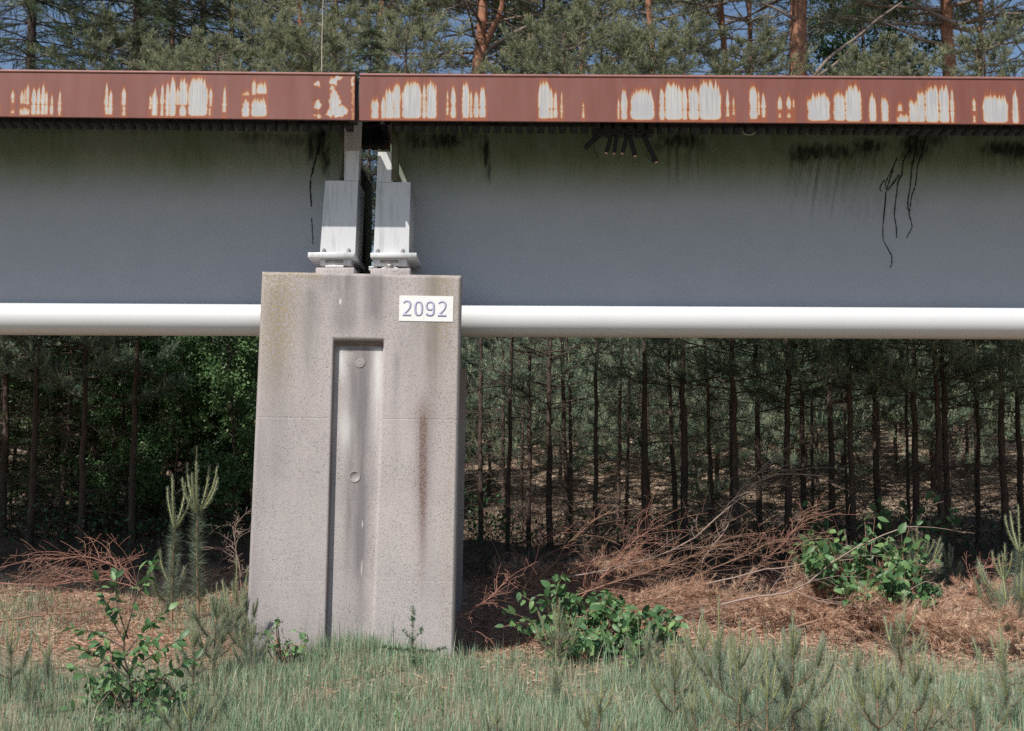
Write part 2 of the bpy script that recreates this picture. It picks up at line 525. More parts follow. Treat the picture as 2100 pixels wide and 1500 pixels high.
t = NT('leg_paint')
obj = t.coord()
c = t.mix(t.noise(3, 4, .5, obj), (.57, .58, .60), (.65, .655, .67))
run = t.noise(17, 5, .65, t.coord((1, 1, .1)))
c = t.mix(t.ramp(run, [(.52, 0.0), (.8, .7)]), c, (.15, .18, .16))
t.color(c).rough(.4)
M['leg'] = t.m
M['hanger'] = plain('dark_olive_steel', (.10, .105, .07), .7, 0, 18, .5)  # dark olive tone, mottled at random
M['under'] = plain('dark_steel', (.05, .05, .048), .7, 0, 6, .3)  # dark steel tone for the soffit, diaphragms and joint plate
M['stator'] = plain('stator_laminations', (.009, .009, .009), .75)
M['rubber'] = plain('cable_rubber', (.008, .008, .008), .85)
M['copper'] = plain('cut_copper', (.60, .36, .26), .4, .6)
M['tar'] = plain('black_tar', (.008, .009, .009), .45)
M['steel'] = plain('bolt_steel', (.36, .33, .31), .5, .5, 60, .25)
M['wire'] = plain('pale_wire', (.45, .44, .36), .6)

LX, RX = P(727.5, 200, YR)[0], P(737, 200, YR)[0]           # facing ends of the rails
FARL, FARR = -13.5, 14.5
def rail_z(side):
    """z of the top and bottom edge of the rail as linear functions of x"""
    if side < 0:
        a, b, c, d = P(0, 143, YR), P(725, 150, YR), P(0, 239, YR), P(725, 246, YR)
    else:
        a, b, c, d = P(737, 151, YR), P(2100, 158.5, YR), P(737, 247, YR), P(2100, 255, YR)
    def ztop(x): return a[2] + (b[2] - a[2]) * (x - a[0]) / (b[0] - a[0])
    return ztop, (lambda x: c[2] + (d[2] - c[2]) * (x - c[0]) / (d[0] - c[0]))

CANT = .21
def cant(y):
    return CANT * max(0, y - 9.35)
def sweep(geo, prof, x0, x1, zf, closed=True):
    """profile of (y, z) swept along x; z is added to zf(x)"""
    n = len(prof)
    v = [(x, p[0], zf(x) + p[1] + (cant(p[0]) if zf.__name__ == 'ztop' else 0)) for x in (x0, x1) for p in prof]
    q = [(i, (i + 1) % n, n + (i + 1) % n, n + i) for i in range(n if closed else n - 1)]
    geo.add(v, q)
    if closed:
        m = [np.mean(np.array(v[:n]), 0), np.mean(np.array(v[n:]), 0)]
        geo.add(v + m, [(i, (i + 1) % n, 2 * n) for i in range(n)] + [(n + (i + 1) % n, n + i, 2 * n + 1) for i in range(n)])

# stator packs: one comb of twelve teeth, shared
PITCH_S = .0893
def pack_mesh():
    gq = Geo()
    nT = 12
    poly = [(0, .20)]
    x = 0
    poly.append((0, 0))
    for k in range(nT):
        xa = k * PITCH_S + PITCH_S * .62
        xb = (k + 1) * PITCH_S - .0006
        poly += [(xa, 0), (xa + .002, .058), (xb - .002, .058), (xb, 0)] if k < nT - 1 else [(xa, 0), (xa, .058), (xb, .058)]
    poly.append((nT * PITCH_S - .0006, .20))
    gq.prism(poly, 9.25, 9.43)
    return gq.mesh('stator_pack', M['stator'])
PACK = pack_mesh()

def girder(side, label):
    top, bot = rail_z(side)
    x_in = LX if side < 0 else RX
    x_out = FARL if side < 0 else FARR
    xa, xb = min(x_in, x_out), max(x_in, x_out)
    root = thing('guideway_girder', label, 'girder', (0, 0, 0), 0, 'spans of the raised guideway')
    # rail, its outer face a fine grid that carries the wear
    pxs = np.concatenate((np.arange(-820, -10, 6), np.arange(-10, 2111, 1.6), np.arange(2112, 2900, 6)))
    xs = (pxs - 1050) / F * YR / (math.cos(PITCH) - .229 * math.sin(PITCH))
    sel = (xs > xa + .002) & (xs < xb - .002)
    xs = np.concatenate(([xa], xs[sel], [xb]))
    zt = np.array([top(x) for x in xs]) - .024; zb = np.array([bot(x) for x in xs])
    rows = np.linspace(0, 1, 58)
    Z = zt[None] + (zb - zt)[None] * rows[:, None]
    Xx = np.broadcast_to(xs[None], Z.shape)
    c_, s_ = math.cos(PITCH), math.sin(PITCH)
    fw = YR * c_ + (Z - EYE) * s_; up = -YR * s_ + (Z - EYE) * c_
    ppx = 1050 + F * Xx / fw; ppy = 750 - F * up / fw
    W = wear_field(np.broadcast_to(ppx[len(rows) // 2][None], Z.shape), ppy)
    n0, n1 = Z.shape
    idx = np.arange(n0 * n1).reshape(n0, n1)
    gq = Geo()
    gq.add(np.stack((Xx, np.full(Z.shape, YR), Z), -1), np.stack((idx[:-1, :-1], idx[1:, :-1], idx[1:, 1:], idx[:-1, 1:]), -1).reshape(-1, 4))
    hz = lambda x: bot(x)
    hh = lambda x: top(x) - .024 - bot(x)
    h0 = hh(0)
    b4 = n0 * n1
    v = []
    for x in (xa, xb):
        v += [(x, YR, top(x) - .024), (x, YR, bot(x)), (x, YR + .03, bot(x)), (x, YR + .03, top(x) - .024)]
    gq.add(v, [(1, 2, 6, 5), (2, 3, 7, 6), (3, 0, 4, 7), (0, 1, 2, 3), (4, 7, 6, 5)])
    me = gq.mesh('guide_rail', M['rail'])
    at = me.attributes.new('wear', 'FLOAT', 'POINT')
    wv = np.full(len(me.vertices), -4.0); wv[:b4] = W.ravel()
    at.data.foreach_set('value', wv.astype('f4'))
    link('guide_rail', me, root)
    # deck plate with a thin proud edge on top of the rail; ends short of the rail end behind the front strip, cut to let sun through
    gq = Geo()
    sweep(gq, [(YR - .004, 0), (YR - .004, -.021), (9.22, -.021), (9.22, 0)], xa, xb, top)
    e = .045 if side < 0 else .0
    xe = x_in + side * e
    lo, hi = min(xe, x_out), max(xe, x_out)
    sweep(gq, [(9.222, -.002), (9.222, -.12), (9.42, -.12), (9.42, -.002)], lo - (0 if side < 0 else -.0), hi + (-.10 if side < 0 else 0), top)  # corner left open, added so that sun reaches the right leg
    sweep(gq, [(9.422, -.002), (9.422, -.06), (9.60, -.06), (9.60, -.002)], min(x_in, x_out) if side > 0 else lo, (hi + .045 - .004) if side < 0 else hi, top)
    sweep(gq, [(9.602, -.002), (9.602, -.06), (11.92, -.06), (11.92, -.002)], lo, hi, top)
    gq.build('deck_plate', M['rail_plain'], root)
    gq = Geo()
    sweep(gq, [(9.602, -.062), (9.602, -.10), (11.9, -.10), (11.9, -.062)], lo, hi, top)
    sweep(gq, [(9.23, -.125), (9.23, -.19), (9.50, -.19), (9.50, -.125)], lo, hi - (.1 if side < 0 else 0), top)
    gq.build('deck_soffit', M['under'], root)
    gq = Geo()
    sweep(gq, [(11.921, -.0), (11.921, top(0) * 0 - .40), (11.95, -.40), (11.95, 0)], xa, xb, top)
    gq.build('guide_rail', M['rail_plain'], root)
    # stator packs under both edges of the deck
    L = 12 * PITCH_S
    xc0 = P(1213, 265, 9.4)[0]
    k = 0
    if side < 0:
        starts = [x_in - .01 - L * (i + 1) for i in range(11)]
    else:
        s0 = P(838, 265, 9.35)[0] - PITCH_S * 1.2
        nP = 4
        starts = [s0 + i * L for i in range(13)]
        starts = [s0 - .0 + i * L for i in range(13)]
    dz = lambda x: 4.338 + (bot(x) - bot(0)) + (bot(0) - 4.353)
    for s in starts:
        if s + L > FARR + .5 or s < FARL - 1: continue
        o = link('stator_pack', PACK, root)
        o.location = (s, 0, dz(s + L / 2))
        o.rotation_euler = (0, -math.atan(bot(1) - bot(0)), 0)
        o2 = link('stator_pack', PACK, root)
        o2.location = (s, 2.42, dz(s + L / 2) + cant(11.8)); o2.rotation_euler = o.rotation_euler
    # web plate: grid with dirt and an olive tint
    wx_in = P(739, 400, YW)[0] if side < 0 else P(800, 400, YW)[0]
    a, b = min(wx_in, x_out), max(wx_in, x_out)
    pz0 = (P(0, 622, YW)[2], P(2100, 631, YW)[2]); px0 = (P(0, 622, YW)[0], P(2100, 631, YW)[0])
    tube_top = lambda x: pz0[0] + (pz0[1] - pz0[0]) * (x - px0[0]) / (px0[1] - px0[0])
    pxs = np.concatenate((np.arange(-900, 0, 20), np.arange(0, 2101, 3.2), np.arange(2110, 3000, 20)))
    xs = (pxs - 1050) / F * YW / .98
    xs = np.concatenate(([a], xs[(xs > a + .003) & (xs < b - .003)], [b]))
    zt = np.array([top(x) for x in xs]) + .055; zb = np.array([tube_top(x) for x in xs]) - .04
    rows = np.linspace(0, 1, 150)
    Z = zt[None] + (zb - zt)[None] * rows[:, None]
    Xx = np.broadcast_to(xs[None], Z.shape)
    fw = YW * c_ + (Z - EYE) * s_; up = -YW * s_ + (Z - EYE) * c_
    ppx = 1050 + F * Xx / fw; ppy = 750 - F * up / fw
    dirt, olive = web_dirt_tint(ppx, ppy)
    n0, n1 = Z.shape
    idx = np.arange(n0 * n1).reshape(n0, n1)
    gq = Geo()
    gq.add(np.stack((Xx, np.full(Z.shape, YW), Z), -1), np.stack((idx[:-1, :-1], idx[1:, :-1], idx[1:, 1:], idx[:-1, 1:]), -1).reshape(-1, 4))
    v = []
    for x, i in ((a, 0), (b, -1)):
        v += [(x, YW, zt[i]), (x, YW, zb[i]), (x, YW + .02, zb[i]), (x, YW + .02, zt[i])]
    gq.add(v, [(1, 2, 6, 5), (2, 3, 7, 6), (3, 0, 4, 7), (0, 1, 2, 3), (4, 7, 6, 5)])
    me = gq.mesh('web_plate', M['web'])
    at = me.attributes.new('stain_and_tone', 'FLOAT_COLOR', 'POINT')
    cv = np.zeros((len(me.vertices), 4)); cv[:n0 * n1, 0] = dirt.ravel(); cv[:n0 * n1, 1] = olive.ravel(); cv[:, 3] = 1
    at.data.foreach_set('color', cv.astype('f4').ravel())
    link('web_plate', me, root)
    gq = Geo()
    a_keep, b_keep = a, b
    if side < 0: b = P(738, 400, 11.0)[0]
    gq.add([(a, 11.0, tube_top(a) - .05), (b, 11.0, tube_top(b) - .05), (b, 11.0, top(b) + .24), (a, 11.0, top(a) + .24), (a, 11.02, tube_top(a) - .05), (b, 11.02, tube_top(b) - .05), (b, 11.02, top(b) + .24), (a, 11.02, top(a) + .24)],
           [(0, 1, 2, 3), (7, 6, 5, 4), (0, 4, 5, 1), (2, 6, 7, 3), (0, 3, 7, 4), (1, 5, 6, 2)])
    gq.build('web_plate', M['white'], root)
    a, b = a_keep, b_keep
    # bottom chord tubes; the near one stops behind the pier
    R = .142
    for yy, rise in ((YW + .01, 0), (11.01, .20)):
        gq = Geo()
        xx = np.linspace(a, b, 12)
        pts = np.array([(x, yy, tube_top(x) - R + .006 + rise) for x in xx])
        gq.tubes(pts, np.full(12, R), 40)
        gq.build('chord_tube', M['white'], root, smooth=True)
    gq = Geo()
    sweep(gq, [(YW + .16, -.08), (YW + .16, -.10), (10.86, .05), (10.86, .07)], a, b, tube_top)
    gq.build('bottom_plate', M['white'], root)
    return root, top, bot, tube_top

def soft(x, a, b):
    return np.clip((x - a) / (b - a), 0, 1)

def web_dirt_tint(px, py):
    n = .5 + .25 * np.sin(px * .11 + 2 * np.sin(py * .05)) + .25 * np.sin(px * .047 + 1.7)
    olive = .80 * (1 - soft(py, 335, 420)) + .10 * (1 - soft(py, 400, 560))  # olive tint, strong at the top and fading downwards
    olive = olive * (.85 + .15 * n)
    olive = np.where(px < 640, olive * (.85 + .1 * np.sin(px * .02)), olive)
    d = np.zeros(px.shape)
    def blob(cx, cy, rx, ry, s=1.0, drip=0.0, slant=0.0, wob=1.0):
        nonlocal d
        nz = .30 * np.sin(px * .19 + cx) * np.sin(py * .23) + .22 * np.sin(px * .43 + py * .2) + .15 * np.sin(px * .9 + cx * 3)
        q = np.sqrt(((px - cx) / rx) ** 2 + ((py - cy) / ry) ** 2) + wob * .45 * nz
        d = np.maximum(d, .92 * s * np.clip((1.22 - q) / .85, 0, 1))
        if drip:
            xs = px + slant * (py - cy)
            comb = np.clip(.45 + .5 * np.sin(xs * .74 + cx) * np.sin(xs * .29 + 1) + .3 * np.sin(xs * .31 + 2 * cx) , 0, 1)
            inside = np.clip(1.2 - np.abs(xs - cx) / rx, 0, 1) ** .6
            fall = np.clip(1 - (py - cy) / drip, 0, 1) * (py > cy - ry * .3)
            d = np.maximum(d, s * .80 * comb * inside * fall)
    blob(910, 288, 55, 20, .85, 60); blob(850, 285, 28, 28, .75); blob(885, 296, 75, 12, .7); blob(960, 280, 30, 12, .5, 60)
    blob(997, 312, 8, 42, .95, 90); blob(1003, 350, 5, 30, .9); blob(985, 300, 5, 18, .6, 80)
    blob(1400, 288, 58, 22, .85, 130); blob(1350, 300, 22, 16, .5, 60); blob(1440, 300, 14, 22, .5, 60)
    blob(1700, 312, 92, 20, .9, 190, .16); blob(1640, 318, 30, 26, .85, 120, .16); blob(1780, 300, 46, 18, .85, 150, .16); blob(1880, 300, 40, 40, .9, 70); blob(1905, 285, 40, 26, .8, 60)
    blob(2060, 306, 55, 20, .9, 80); blob(2100, 310, 60, 22, .9, 80)
    blob(520, 282, 60, 16, .5, 70); blob(600, 288, 46, 18, .55, 80); blob(655, 290, 26, 40, .85, 60); blob(668, 320, 12, 48, .8); blob(640, 296, 16, 50, .7, 90)
    blob(1100, 300, 60, 10, .18, 60); blob(300, 270, 120, 10, .25, 60); blob(100, 268, 140, 12, .25, 40)
    blob(1795, 415, 150, 60, .20, 130, .14)
    top = 1 - soft(py, 258, 275)
    d = np.maximum(d, .15 * top)
    return np.clip(d, 0, 1), np.clip(olive, 0, 1)

gl, topL, botL, tubeL = girder(-1, 'left girder span with the flaked patch near the end of its rusty rail')
gr_, topR, botR, tubeR = girder(1, 'right girder span with cut cables and tar runs below its rusty rail')

def poly_px(pts, Y):
    return [(P(x, y, Y)[0], P(x, y, Y)[2]) for x, y in pts]

def hexbolt(x, y, z, name, mat, parent):
    gq = Geo()
    a = np.arange(6) * math.pi / 3
    for r, z0, z1 in ((.024, 0, .006), (.017, .006, .026), (.010, .026, .036)):
        v = [(x + r * math.cos(q), y + r * math.sin(q), z + zz) for zz in (z0, z1) for q in a] + [(x, y, z + z1)]
        gq.add(v, [(i, (i + 1) % 6, 6 + (i + 1) % 6, 6 + i) for i in range(6)])
        gq.add(v, [(6 + i, 6 + (i + 1) % 6, 12) for i in range(6)])
    return gq.build(name, mat, parent)

def leg(root, low, upper, plate, bolts, top):
    gq = Geo()
    gq.prism(poly_px(low, YL), YL, YW - .002)
    gq.prism(poly_px(upper, YL), YL + .0, YL + .035)
    lg = gq.build('bearing_leg', M['leg'], root)
    x0, x1 = P(plate[0], 525, 9.6)[0], P(plate[1], 525, 9.6)[0]
    z1, z0 = P(plate[0], plate[2], 9.6)[2], P(plate[0], plate[3], 9.6)[2]
    gq = Geo(); gq.box(x0, x1, 9.58, 10.3, z0, z1)
    bp = gq.build('base_plate', M['leg'], lg)
    bv = bp.modifiers.new('bevel', 'BEVEL'); bv.width = .004; bv.segments = 1
    for bx in bolts:
        p = P(bx, 515, 9.615)
        hexbolt(p[0], 9.613, z1, 'bolt', M['steel'], lg)
    return lg, x0, x1, z0
legL, ax0, ax1, az = leg(gl, [(667, 371), (706, 371), (734.5, 371), (728, 522), (656, 522)], [(709, 310), (737, 310), (734.5, 371.5), (706, 371.5)], (632, 728, 518.5, 530), (664.5, 715.5), topL)
legR, bx0, bx1, bz = leg(gr_, [(772.3, 374), (842, 374), (838, 522), (766, 522)], [(775, 312), (804, 312), (806, 374.5), (772.3, 374.5)], (760, 855, 519.5, 529.5), (775, 826), topR)
# gussets, end plates and diaphragm
def slab(name, root, mat, x0, x1, y0, y1, z0, z1):
    gq = Geo(); gq.box(x0, x1, y0, y1, z0, z1); return gq.build(name, mat, root)
zg = P(700, 371, YL + .03)[2]
xg = P(696.5, 320, YL + .04)[0]
slab('hanger_bar', gl, M['hanger'], xg, P(703.5, 320, YL + .04)[0], YL + .036, YL + .10, zg + .002, topL(xg) - .19)
gq = Geo(); gq.prism(poly_px([(699, 240), (743, 240), (738, 371), (703, 371)], 9.9), 9.9, 9.92); gq.build('end_plate', M['leg'], gl)
xd = P(738.5, 400, YW)[0]
slab('end_diaphragm', gl, M['under'], xd - .016, xd, YW + .021, 10.98, 3.05, 4.24)
slab('edge_flange', gl, M['web'], xd - .017, xd + .012, YW + .022, 10.97, 4.241, 4.262)
zg = P(806, 374, YL + .03)[2]
xg2 = P(804, 320, YL + .04)[0]
slab('hanger_bar', gr_, M['hanger'], xg2, P(818, 320, YL + .04)[0], YL - .004, YL + .07, zg + .002, topR(xg2) - .19)
slab('sun_blocker', gr_, M['under'], LX - .05, RX + .06, 9.186, 9.20, 4.36, 4.70)  # plate added behind the rail gap to block a strip of sun
xd2 = P(800, 400, YW)[0]
slab('end_diaphragm', gr_, M['under'], xd2 + .002, xd2 + .018, YW + .021, 10.98, 3.05, 4.5)
# cable coupling hanging in the joint between the spans
gq = Geo()
a_ = P(742, 262, 10.6); b_ = P(795, 290, 10.6)
gq.box(a_[0], b_[0] - .04, 10.5, 10.62, b_[2] + .0, a_[2])
for k in range(4):
    x = a_[0] + .02 + k * .055
    gq.box(x, x + .03, 10.48, 10.6, b_[2] - .035, b_[2] - .001)
gq.tubes(bez([(a_[0] - .15, 10.45, a_[2] + .05), (a_[0] + .02, 10.44, a_[2] - .02), (b_[0] - .08, 10.43, a_[2] - .04), (b_[0] + .12, 10.44, a_[2] + .03)], 9), np.full(9, .016), 8)
gq.tubes(bez([(a_[0] - .1, 10.40, a_[2] + .08), (a_[0] + .1, 10.38, b_[2] + .06), (b_[0] + .1, 10.40, a_[2] + .06)], 9), np.full(9, .011), 8)
gq.build('cable_coupling', M['rubber'], gr_)

# tar runs down the right web, and the two left of the pier
def run(pts, sc, ox, oy, w, root):
    q = bez([P(ox + x / sc, oy + y / sc, YW - .0015) for x, y in pts], 6 * len(pts))
    r = np.random.default_rng(len(pts) + int(pts[0][0]))
    q[:, 0] += r.normal(size=len(q)) * .0014
    k = len(q)
    prof = w * (1 + .25 * r.normal(size=k)) * np.linspace(1.1, .85, k)
    gq = Geo(); gq.tubes(q, np.abs(prof) * .5, 5)
    return gq.build('tar_run', M['tar'], root)
for pts, w in (([(290, 700), (270, 900), (262, 1110), (330, 1250), (338, 1320), (325, 1370)], .010), ([(385, 405), (330, 530), (285, 620), (290, 690)], .010), ([(400, 555), (340, 640), (298, 695)], .014), ([(352, 500), (318, 600), (294, 680)], .010),
               ([(275, 600), (240, 650), (235, 680), (252, 700)], .010), ([(495, 200), (495, 330), (440, 430), (430, 540), (395, 610), (380, 720), (362, 870), (375, 1000), (382, 1105)], .011),
               ([(560, 200), (540, 380), (515, 480), (500, 660), (478, 800), (490, 900), (515, 1010), (470, 1105)], .011), ([(640, 220), (600, 370), (565, 480), (550, 630), (515, 730), (500, 830), (490, 895)], .011)):
    run(pts, 4.286, 1750, 230, w, gr_)
for pts, w in (([(190, 150), (120, 400), (75, 590), (72, 720), (78, 830)], .014), ([(82, 930), (88, 1050), (95, 1165)], .008), ([(200, 160), (180, 330), (215, 470)], .012)):
    run(pts, 4.285, 620, 230, w, gl)

# cut cables hanging from the stator, each one a thing
gq = Geo(); c0, c1 = P(1216, 262, 9.36), P(1340, 276, 9.36)
gq.box(c0[0], c1[0], 9.31, 9.43, c1[2], c0[2] + .03)
for k in range(6):
    x = c0[0] + .03 + k * .08
    gq.box(x, x + .045, 9.30, 9.44, c1[2] - .012, c1[2] - .001)
gq.build('cable_clamp', M['stator'], gr_)
CAB = [([(330, 190), (275, 245), (214, 308)], .018, 'leftmost of the cut black cables under the right span, splayed to the left'),
       ([(428, 190), (420, 260), (392, 352)], .015, 'second cut black cable from the left, with a pale copper end'),
       ([(482, 190), (472, 270), (459, 356)], .014, 'third cut black cable from the left, close beside the second'),
       ([(568, 170), (556, 260), (530, 356)], .015, 'fourth cut black cable from the left, hanging alone near the middle'),
       ([(592, 190), (612, 270), (640, 378)], .017, 'fifth cut black cable, slanting right with a pale copper end'),
       ([(700, 190), (745, 270), (820, 432)], .018, 'rightmost and longest of the cut black cables under the right span')]
for pts, w, lab in CAB:
    q = bez([P(1150 + x / 4.2, 230 + y / 4.2, 9.37) for x, y in pts], 8)
    o = thing('cut_cable', lab, 'cable', tuple(q[-1]), 0, 'cut cables hanging under the right span')
    q = q - q[-1]
    w *= 1.15
    gq = Geo(); gq.tubes(q, np.full(8, w), 12); gq.build('sheath', M['rubber'], o, smooth=True)
    d = (q[-1] - q[-2]) / np.linalg.norm(q[-1] - q[-2])
    gq = Geo(); gq.tubes(np.array([q[-1] - d * .01, q[-1] + d * .004, q[-1] + d * .009, q[-1] + d * .0095]), np.array([w * .75, w * .8, w * .6, .0005]), 10)
    gq.build('core', M['rubber'] if pts[0][0] < 400 else M['copper'], o)
for pts, r, mat, lab in (([(322, 200), (325, 225), (290, 270), (285, 310), (310, 370), (318, 396)], .004, 'rubber', 'thin black wire dangling beside the leftmost cut cable'),
                    ([(775, 300), (750, 325), (742, 360), (760, 400), (798, 432)], .004, 'rubber', 'thin black wire looped beside the rightmost cut cable'),
                    ([(1562, 160), (1580, 186), (1622, 198), (1665, 187), (1686, 160)], .0032, 'wire', 'thin pale wire loop hanging alone right of the cut cables')):
    gq = Geo(); q = bez([P(1150 + x / 4.2, 230 + y / 4.2, 9.36) for x, y in pts], 24)
    gq.tubes(q, np.full(24, r), 6)
    tag(gq.build('loose_wire', M[mat], None, True), lab, 'wire', 'loose wires under the right span')

# ------------------------------------------------------------------ the concrete pier
t = NT('weathered_concrete')
obj = t.coord(); a = t.attrc('stain_and_tone'); b2 = t.attrc('stain_more')
vert = t.coord((1, 1, .1))
base = t.mix(t.noise(2.6, 5, .6, obj), (.42, .38, .37), (.56, .51, .50))
grain = t.noise(130, 3, .75, obj)
base = t.mix(t.ramp(grain, [(.38, .65), (.52, 0.0)]), base, (.30, .26, .25))
base = t.mix(t.math('MULTIPLY', t.ramp(t.math('ADD', t.voro(78, obj), t.math('MULTIPLY', t.math('SUBTRACT', t.noise(26, 4, .7, obj), .5), .55)), [(.16, .95), (.34, 0.0)]), t.ramp(t.noise(3.3, 4, .6, obj), [(.34, .30), (.60, 1.0)])), base, (.11, .10, .095))
base = t.mix(t.ramp(t.voro(105, t.coord((1, 1, .8))), [(.15, .8), (.30, 0.0)]), base, (.18, .15, .14))
base = t.mix(t.ramp(t.voro(120, t.coord((1.3, 1, 1))), [(.08, .6), (.2, 0.0)]), base, (.74, .71, .70))
st = t.noise(11, 5, .6, vert)
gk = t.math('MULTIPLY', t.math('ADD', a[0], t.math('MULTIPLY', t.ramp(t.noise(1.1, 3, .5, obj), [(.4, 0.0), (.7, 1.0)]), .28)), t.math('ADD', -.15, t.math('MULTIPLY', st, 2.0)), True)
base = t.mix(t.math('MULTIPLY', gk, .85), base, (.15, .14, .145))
base = t.mix(t.math('MULTIPLY', a[1], t.ramp(t.noise(60, 4, .7, obj), [(.3, .35), (.6, 1.0)])), base, (.13, .075, .06))
lic = t.math('MULTIPLY', a[2], t.ramp(t.noise(48, 3, .7, obj), [(.42, 0.0), (.56, .85)]))
base = t.mix(lic, base, (.27, .215, .10))
spot = t.math('MULTIPLY', t.ramp(t.voro(17, obj), [(.085, 1.0), (.12, 0.0)]), t.ramp(t.noise(3.1, 2, .5, obj), [(.5, 0.0), (.56, 1.0)]))
base = t.mix(t.math('MULTIPLY', spot, t.math('MULTIPLY', a[2], 1.3), True), base, (.55, .31, .05))
base = t.mix(t.math('MULTIPLY', b2[0], t.ramp(t.noise(30, 5, .7, vert), [(.3, .3), (.55, 1.0)])), base, (.68, .67, .65))
t.color(base).rough(.9).bump(grain, .35, .0025)
M['concrete'] = t.m

pier = thing('concrete_pier', 'leaning concrete pier with a tall recess and white number plate', 'pier')
cTL, cTR, cBR, cBL = P(537, 557, YP), P(946, 565, YP), P(929.5, 1372, YP), P(501, 1372, YP)
def plerp(u, v_):
    return (1 - v_) * ((1 - u) * cTL + u * cTR) + v_ * ((1 - u) * cBL + u * cBR)
# recess corners in the face's own (u, v)
def uv_of(px, py):
    lo_u, v_ = .5, .5
    p = P(px, py, YP)
    for _ in range(30):
        q = plerp(lo_u, v_)
        w = np.linalg.norm(plerp(1, v_) - plerp(0, v_))
        lo_u += (p[0] - q[0]) / w
        v_ += (q[2] - p[2]) / (cTL[2] - cBL[2])
    return lo_u, v_
rTL, rTR, rBR, rBL = uv_of(682, 690), uv_of(789.5, 693), uv_of(765, 1360), uv_of(663, 1360)
us = np.linspace(0, 1, 190); vs = np.linspace(0, 1, 350)
ul = np.interp(vs, [rTL[1], rBL[1]], [rTL[0], rBL[0]]); ur = np.interp(vs, [rTR[1], rBR[1]], [rTR[0], rBR[0]])
# build columns so that grid lines follow the recess edges exactly
nl, nm, nr = 62, 64, 66
bev = .006; rev = .011
rows = []
vt = (rTL[1] + rTR[1]) / 2
dv = 1 / (cTL[2] - cBL[2])
vs = np.sort(np.concatenate((np.linspace(0, 1, 330), [vt - .0008, vt, vt + .008, vt + .010, vt + .022])))
jv = {'l': uv_of(600, 857)[1], 'l2': uv_of(600, 1192)[1], 'm': uv_of(730, 1028)[1]}
vs = np.sort(np.concatenate((vs, [jv['l'] + e for e in (-.0012, 0, .0012)], [jv['l2'] + e for e in (-.0012, 0, .0012)], [jv['m'] + e for e in (-.0012, 0, .0012)])))
UU, VV, DD = [], [], []
for v_ in vs:
    a0 = np.interp(v_, [0, rTL[1], rBL[1]], [rTL[0], rTL[0], rBL[0]]); a1 = np.interp(v_, [0, rTR[1], rBR[1]], [rTR[0], rTR[0], rBR[0]])
    mid = np.concatenate(([a0, a0 + bev, a0 + bev + .0015, a0 + bev + rev], np.linspace(a0 + bev + rev + .004, a1 - bev - rev * .5 - .004, nm), [a1 - bev - rev * .5, a1 - bev - .0015, a1 - bev, a1]))
    u = np.concatenate((np.linspace(0, a0, nl, endpoint=False), mid, np.linspace(a1, 1, nr + 1)[1:]))
    d = np.zeros(len(u))
    k = nl
    if v_ >= vt:
        f = np.interp(v_, [vt, vt + .008, vt + .010, vt + .022], [0, .008, .011, .06])
        fl = min(f, .06)
        prof = np.full(nm + 8, f)
        prof[0] = 0; prof[1] = min(.008, f); prof[2] = min(.010, f); prof[3] = f
        prof[-1] = 0; prof[-2] = min(.008, f); prof[-3] = min(.010, f); prof[-4] = f
        d[k:k + nm + 8] = prof
        if abs(v_ - jv['m']) < 5e-4: d[k + 4:k + nm + 4] += .002
    for key in ('l', 'l2'):
        if abs(v_ - jv[key]) < 5e-4:
            d[:k - 1] += .002; d[k + nm + 9:] += .002
    UU.append(u); VV.append(np.full(len(u), v_)); DD.append(d)
UU, VV, DD = np.array(UU), np.array(VV), np.array(DD)
CH = .018
ec = np.minimum(UU, 1 - UU) * 1.65
Dch = np.where(ec < CH, CH - ec, 0)
ev = VV / dv
Dch = np.maximum(Dch, np.where(ev < CH, CH - ev, 0))
DD = DD + Dch
pt = (1 - VV)[..., None] * ((1 - UU)[..., None] * cTL + UU[..., None] * cTR) + VV[..., None] * ((1 - UU)[..., None] * cBL + UU[..., None] * cBR)
pt[..., 1] += DD
c_, s_ = math.cos(PITCH), math.sin(PITCH)
fw = pt[..., 1] * c_ + (pt[..., 2] - EYE) * s_; up = -pt[..., 1] * s_ + (pt[..., 2] - EYE) * c_
ppx = 1050 + F * pt[..., 0] / fw; ppy = 750 - F * up / fw
n0, n1 = UU.shape
idx = np.arange(n0 * n1).reshape(n0, n1)
gq = Geo()
gq.add(pt, np.stack((idx[:-1, :-1], idx[1:, :-1], idx[1:, 1:], idx[:-1, 1:]), -1).reshape(-1, 4))
nface = n0 * n1
DEP = 1.75
SLAB = .20
yb = YP + DEP
ys = YP + SLAB
def corner(which, y, inset, vv):
    p = plerp(0 if which < 0 else 1, vv)
    return (p[0] - which * inset, y, p[2])
v_low = (cTL[2] - 2.56) / (cTL[2] - cBL[2])          # behind the front slab the shaft ends below the girder
for which in (-1, 1):
    q = [corner(which, YP + CH, 0, 0), corner(which, YP + CH, 0, 1), corner(which, ys, 0, 1), corner(which, ys, 0, 0)]
    gq.add(q, [(0, 1, 2, 3) if which > 0 else (0, 3, 2, 1)])
    sec = [(ys + .001, .05), (yb - .16, .05), (yb - .145, .01), (yb, .01)]
    v = []
    for y, ins in sec: v += [corner(which, y, ins, v_low), corner(which, y, ins, 1)]
    gq.add(v, [((2 * i, 2 * i + 1, 2 * i + 3, 2 * i + 2) if which > 0 else (2 * i, 2 * i + 2, 2 * i + 3, 2 * i + 1)) for i in range(len(sec) - 1)])
gq.add([corner(-1, ys, 0, 0), corner(-1, ys, 0, 1), corner(1, ys, 0, 1), corner(1, ys, 0, 0)], [(0, 3, 2, 1)])
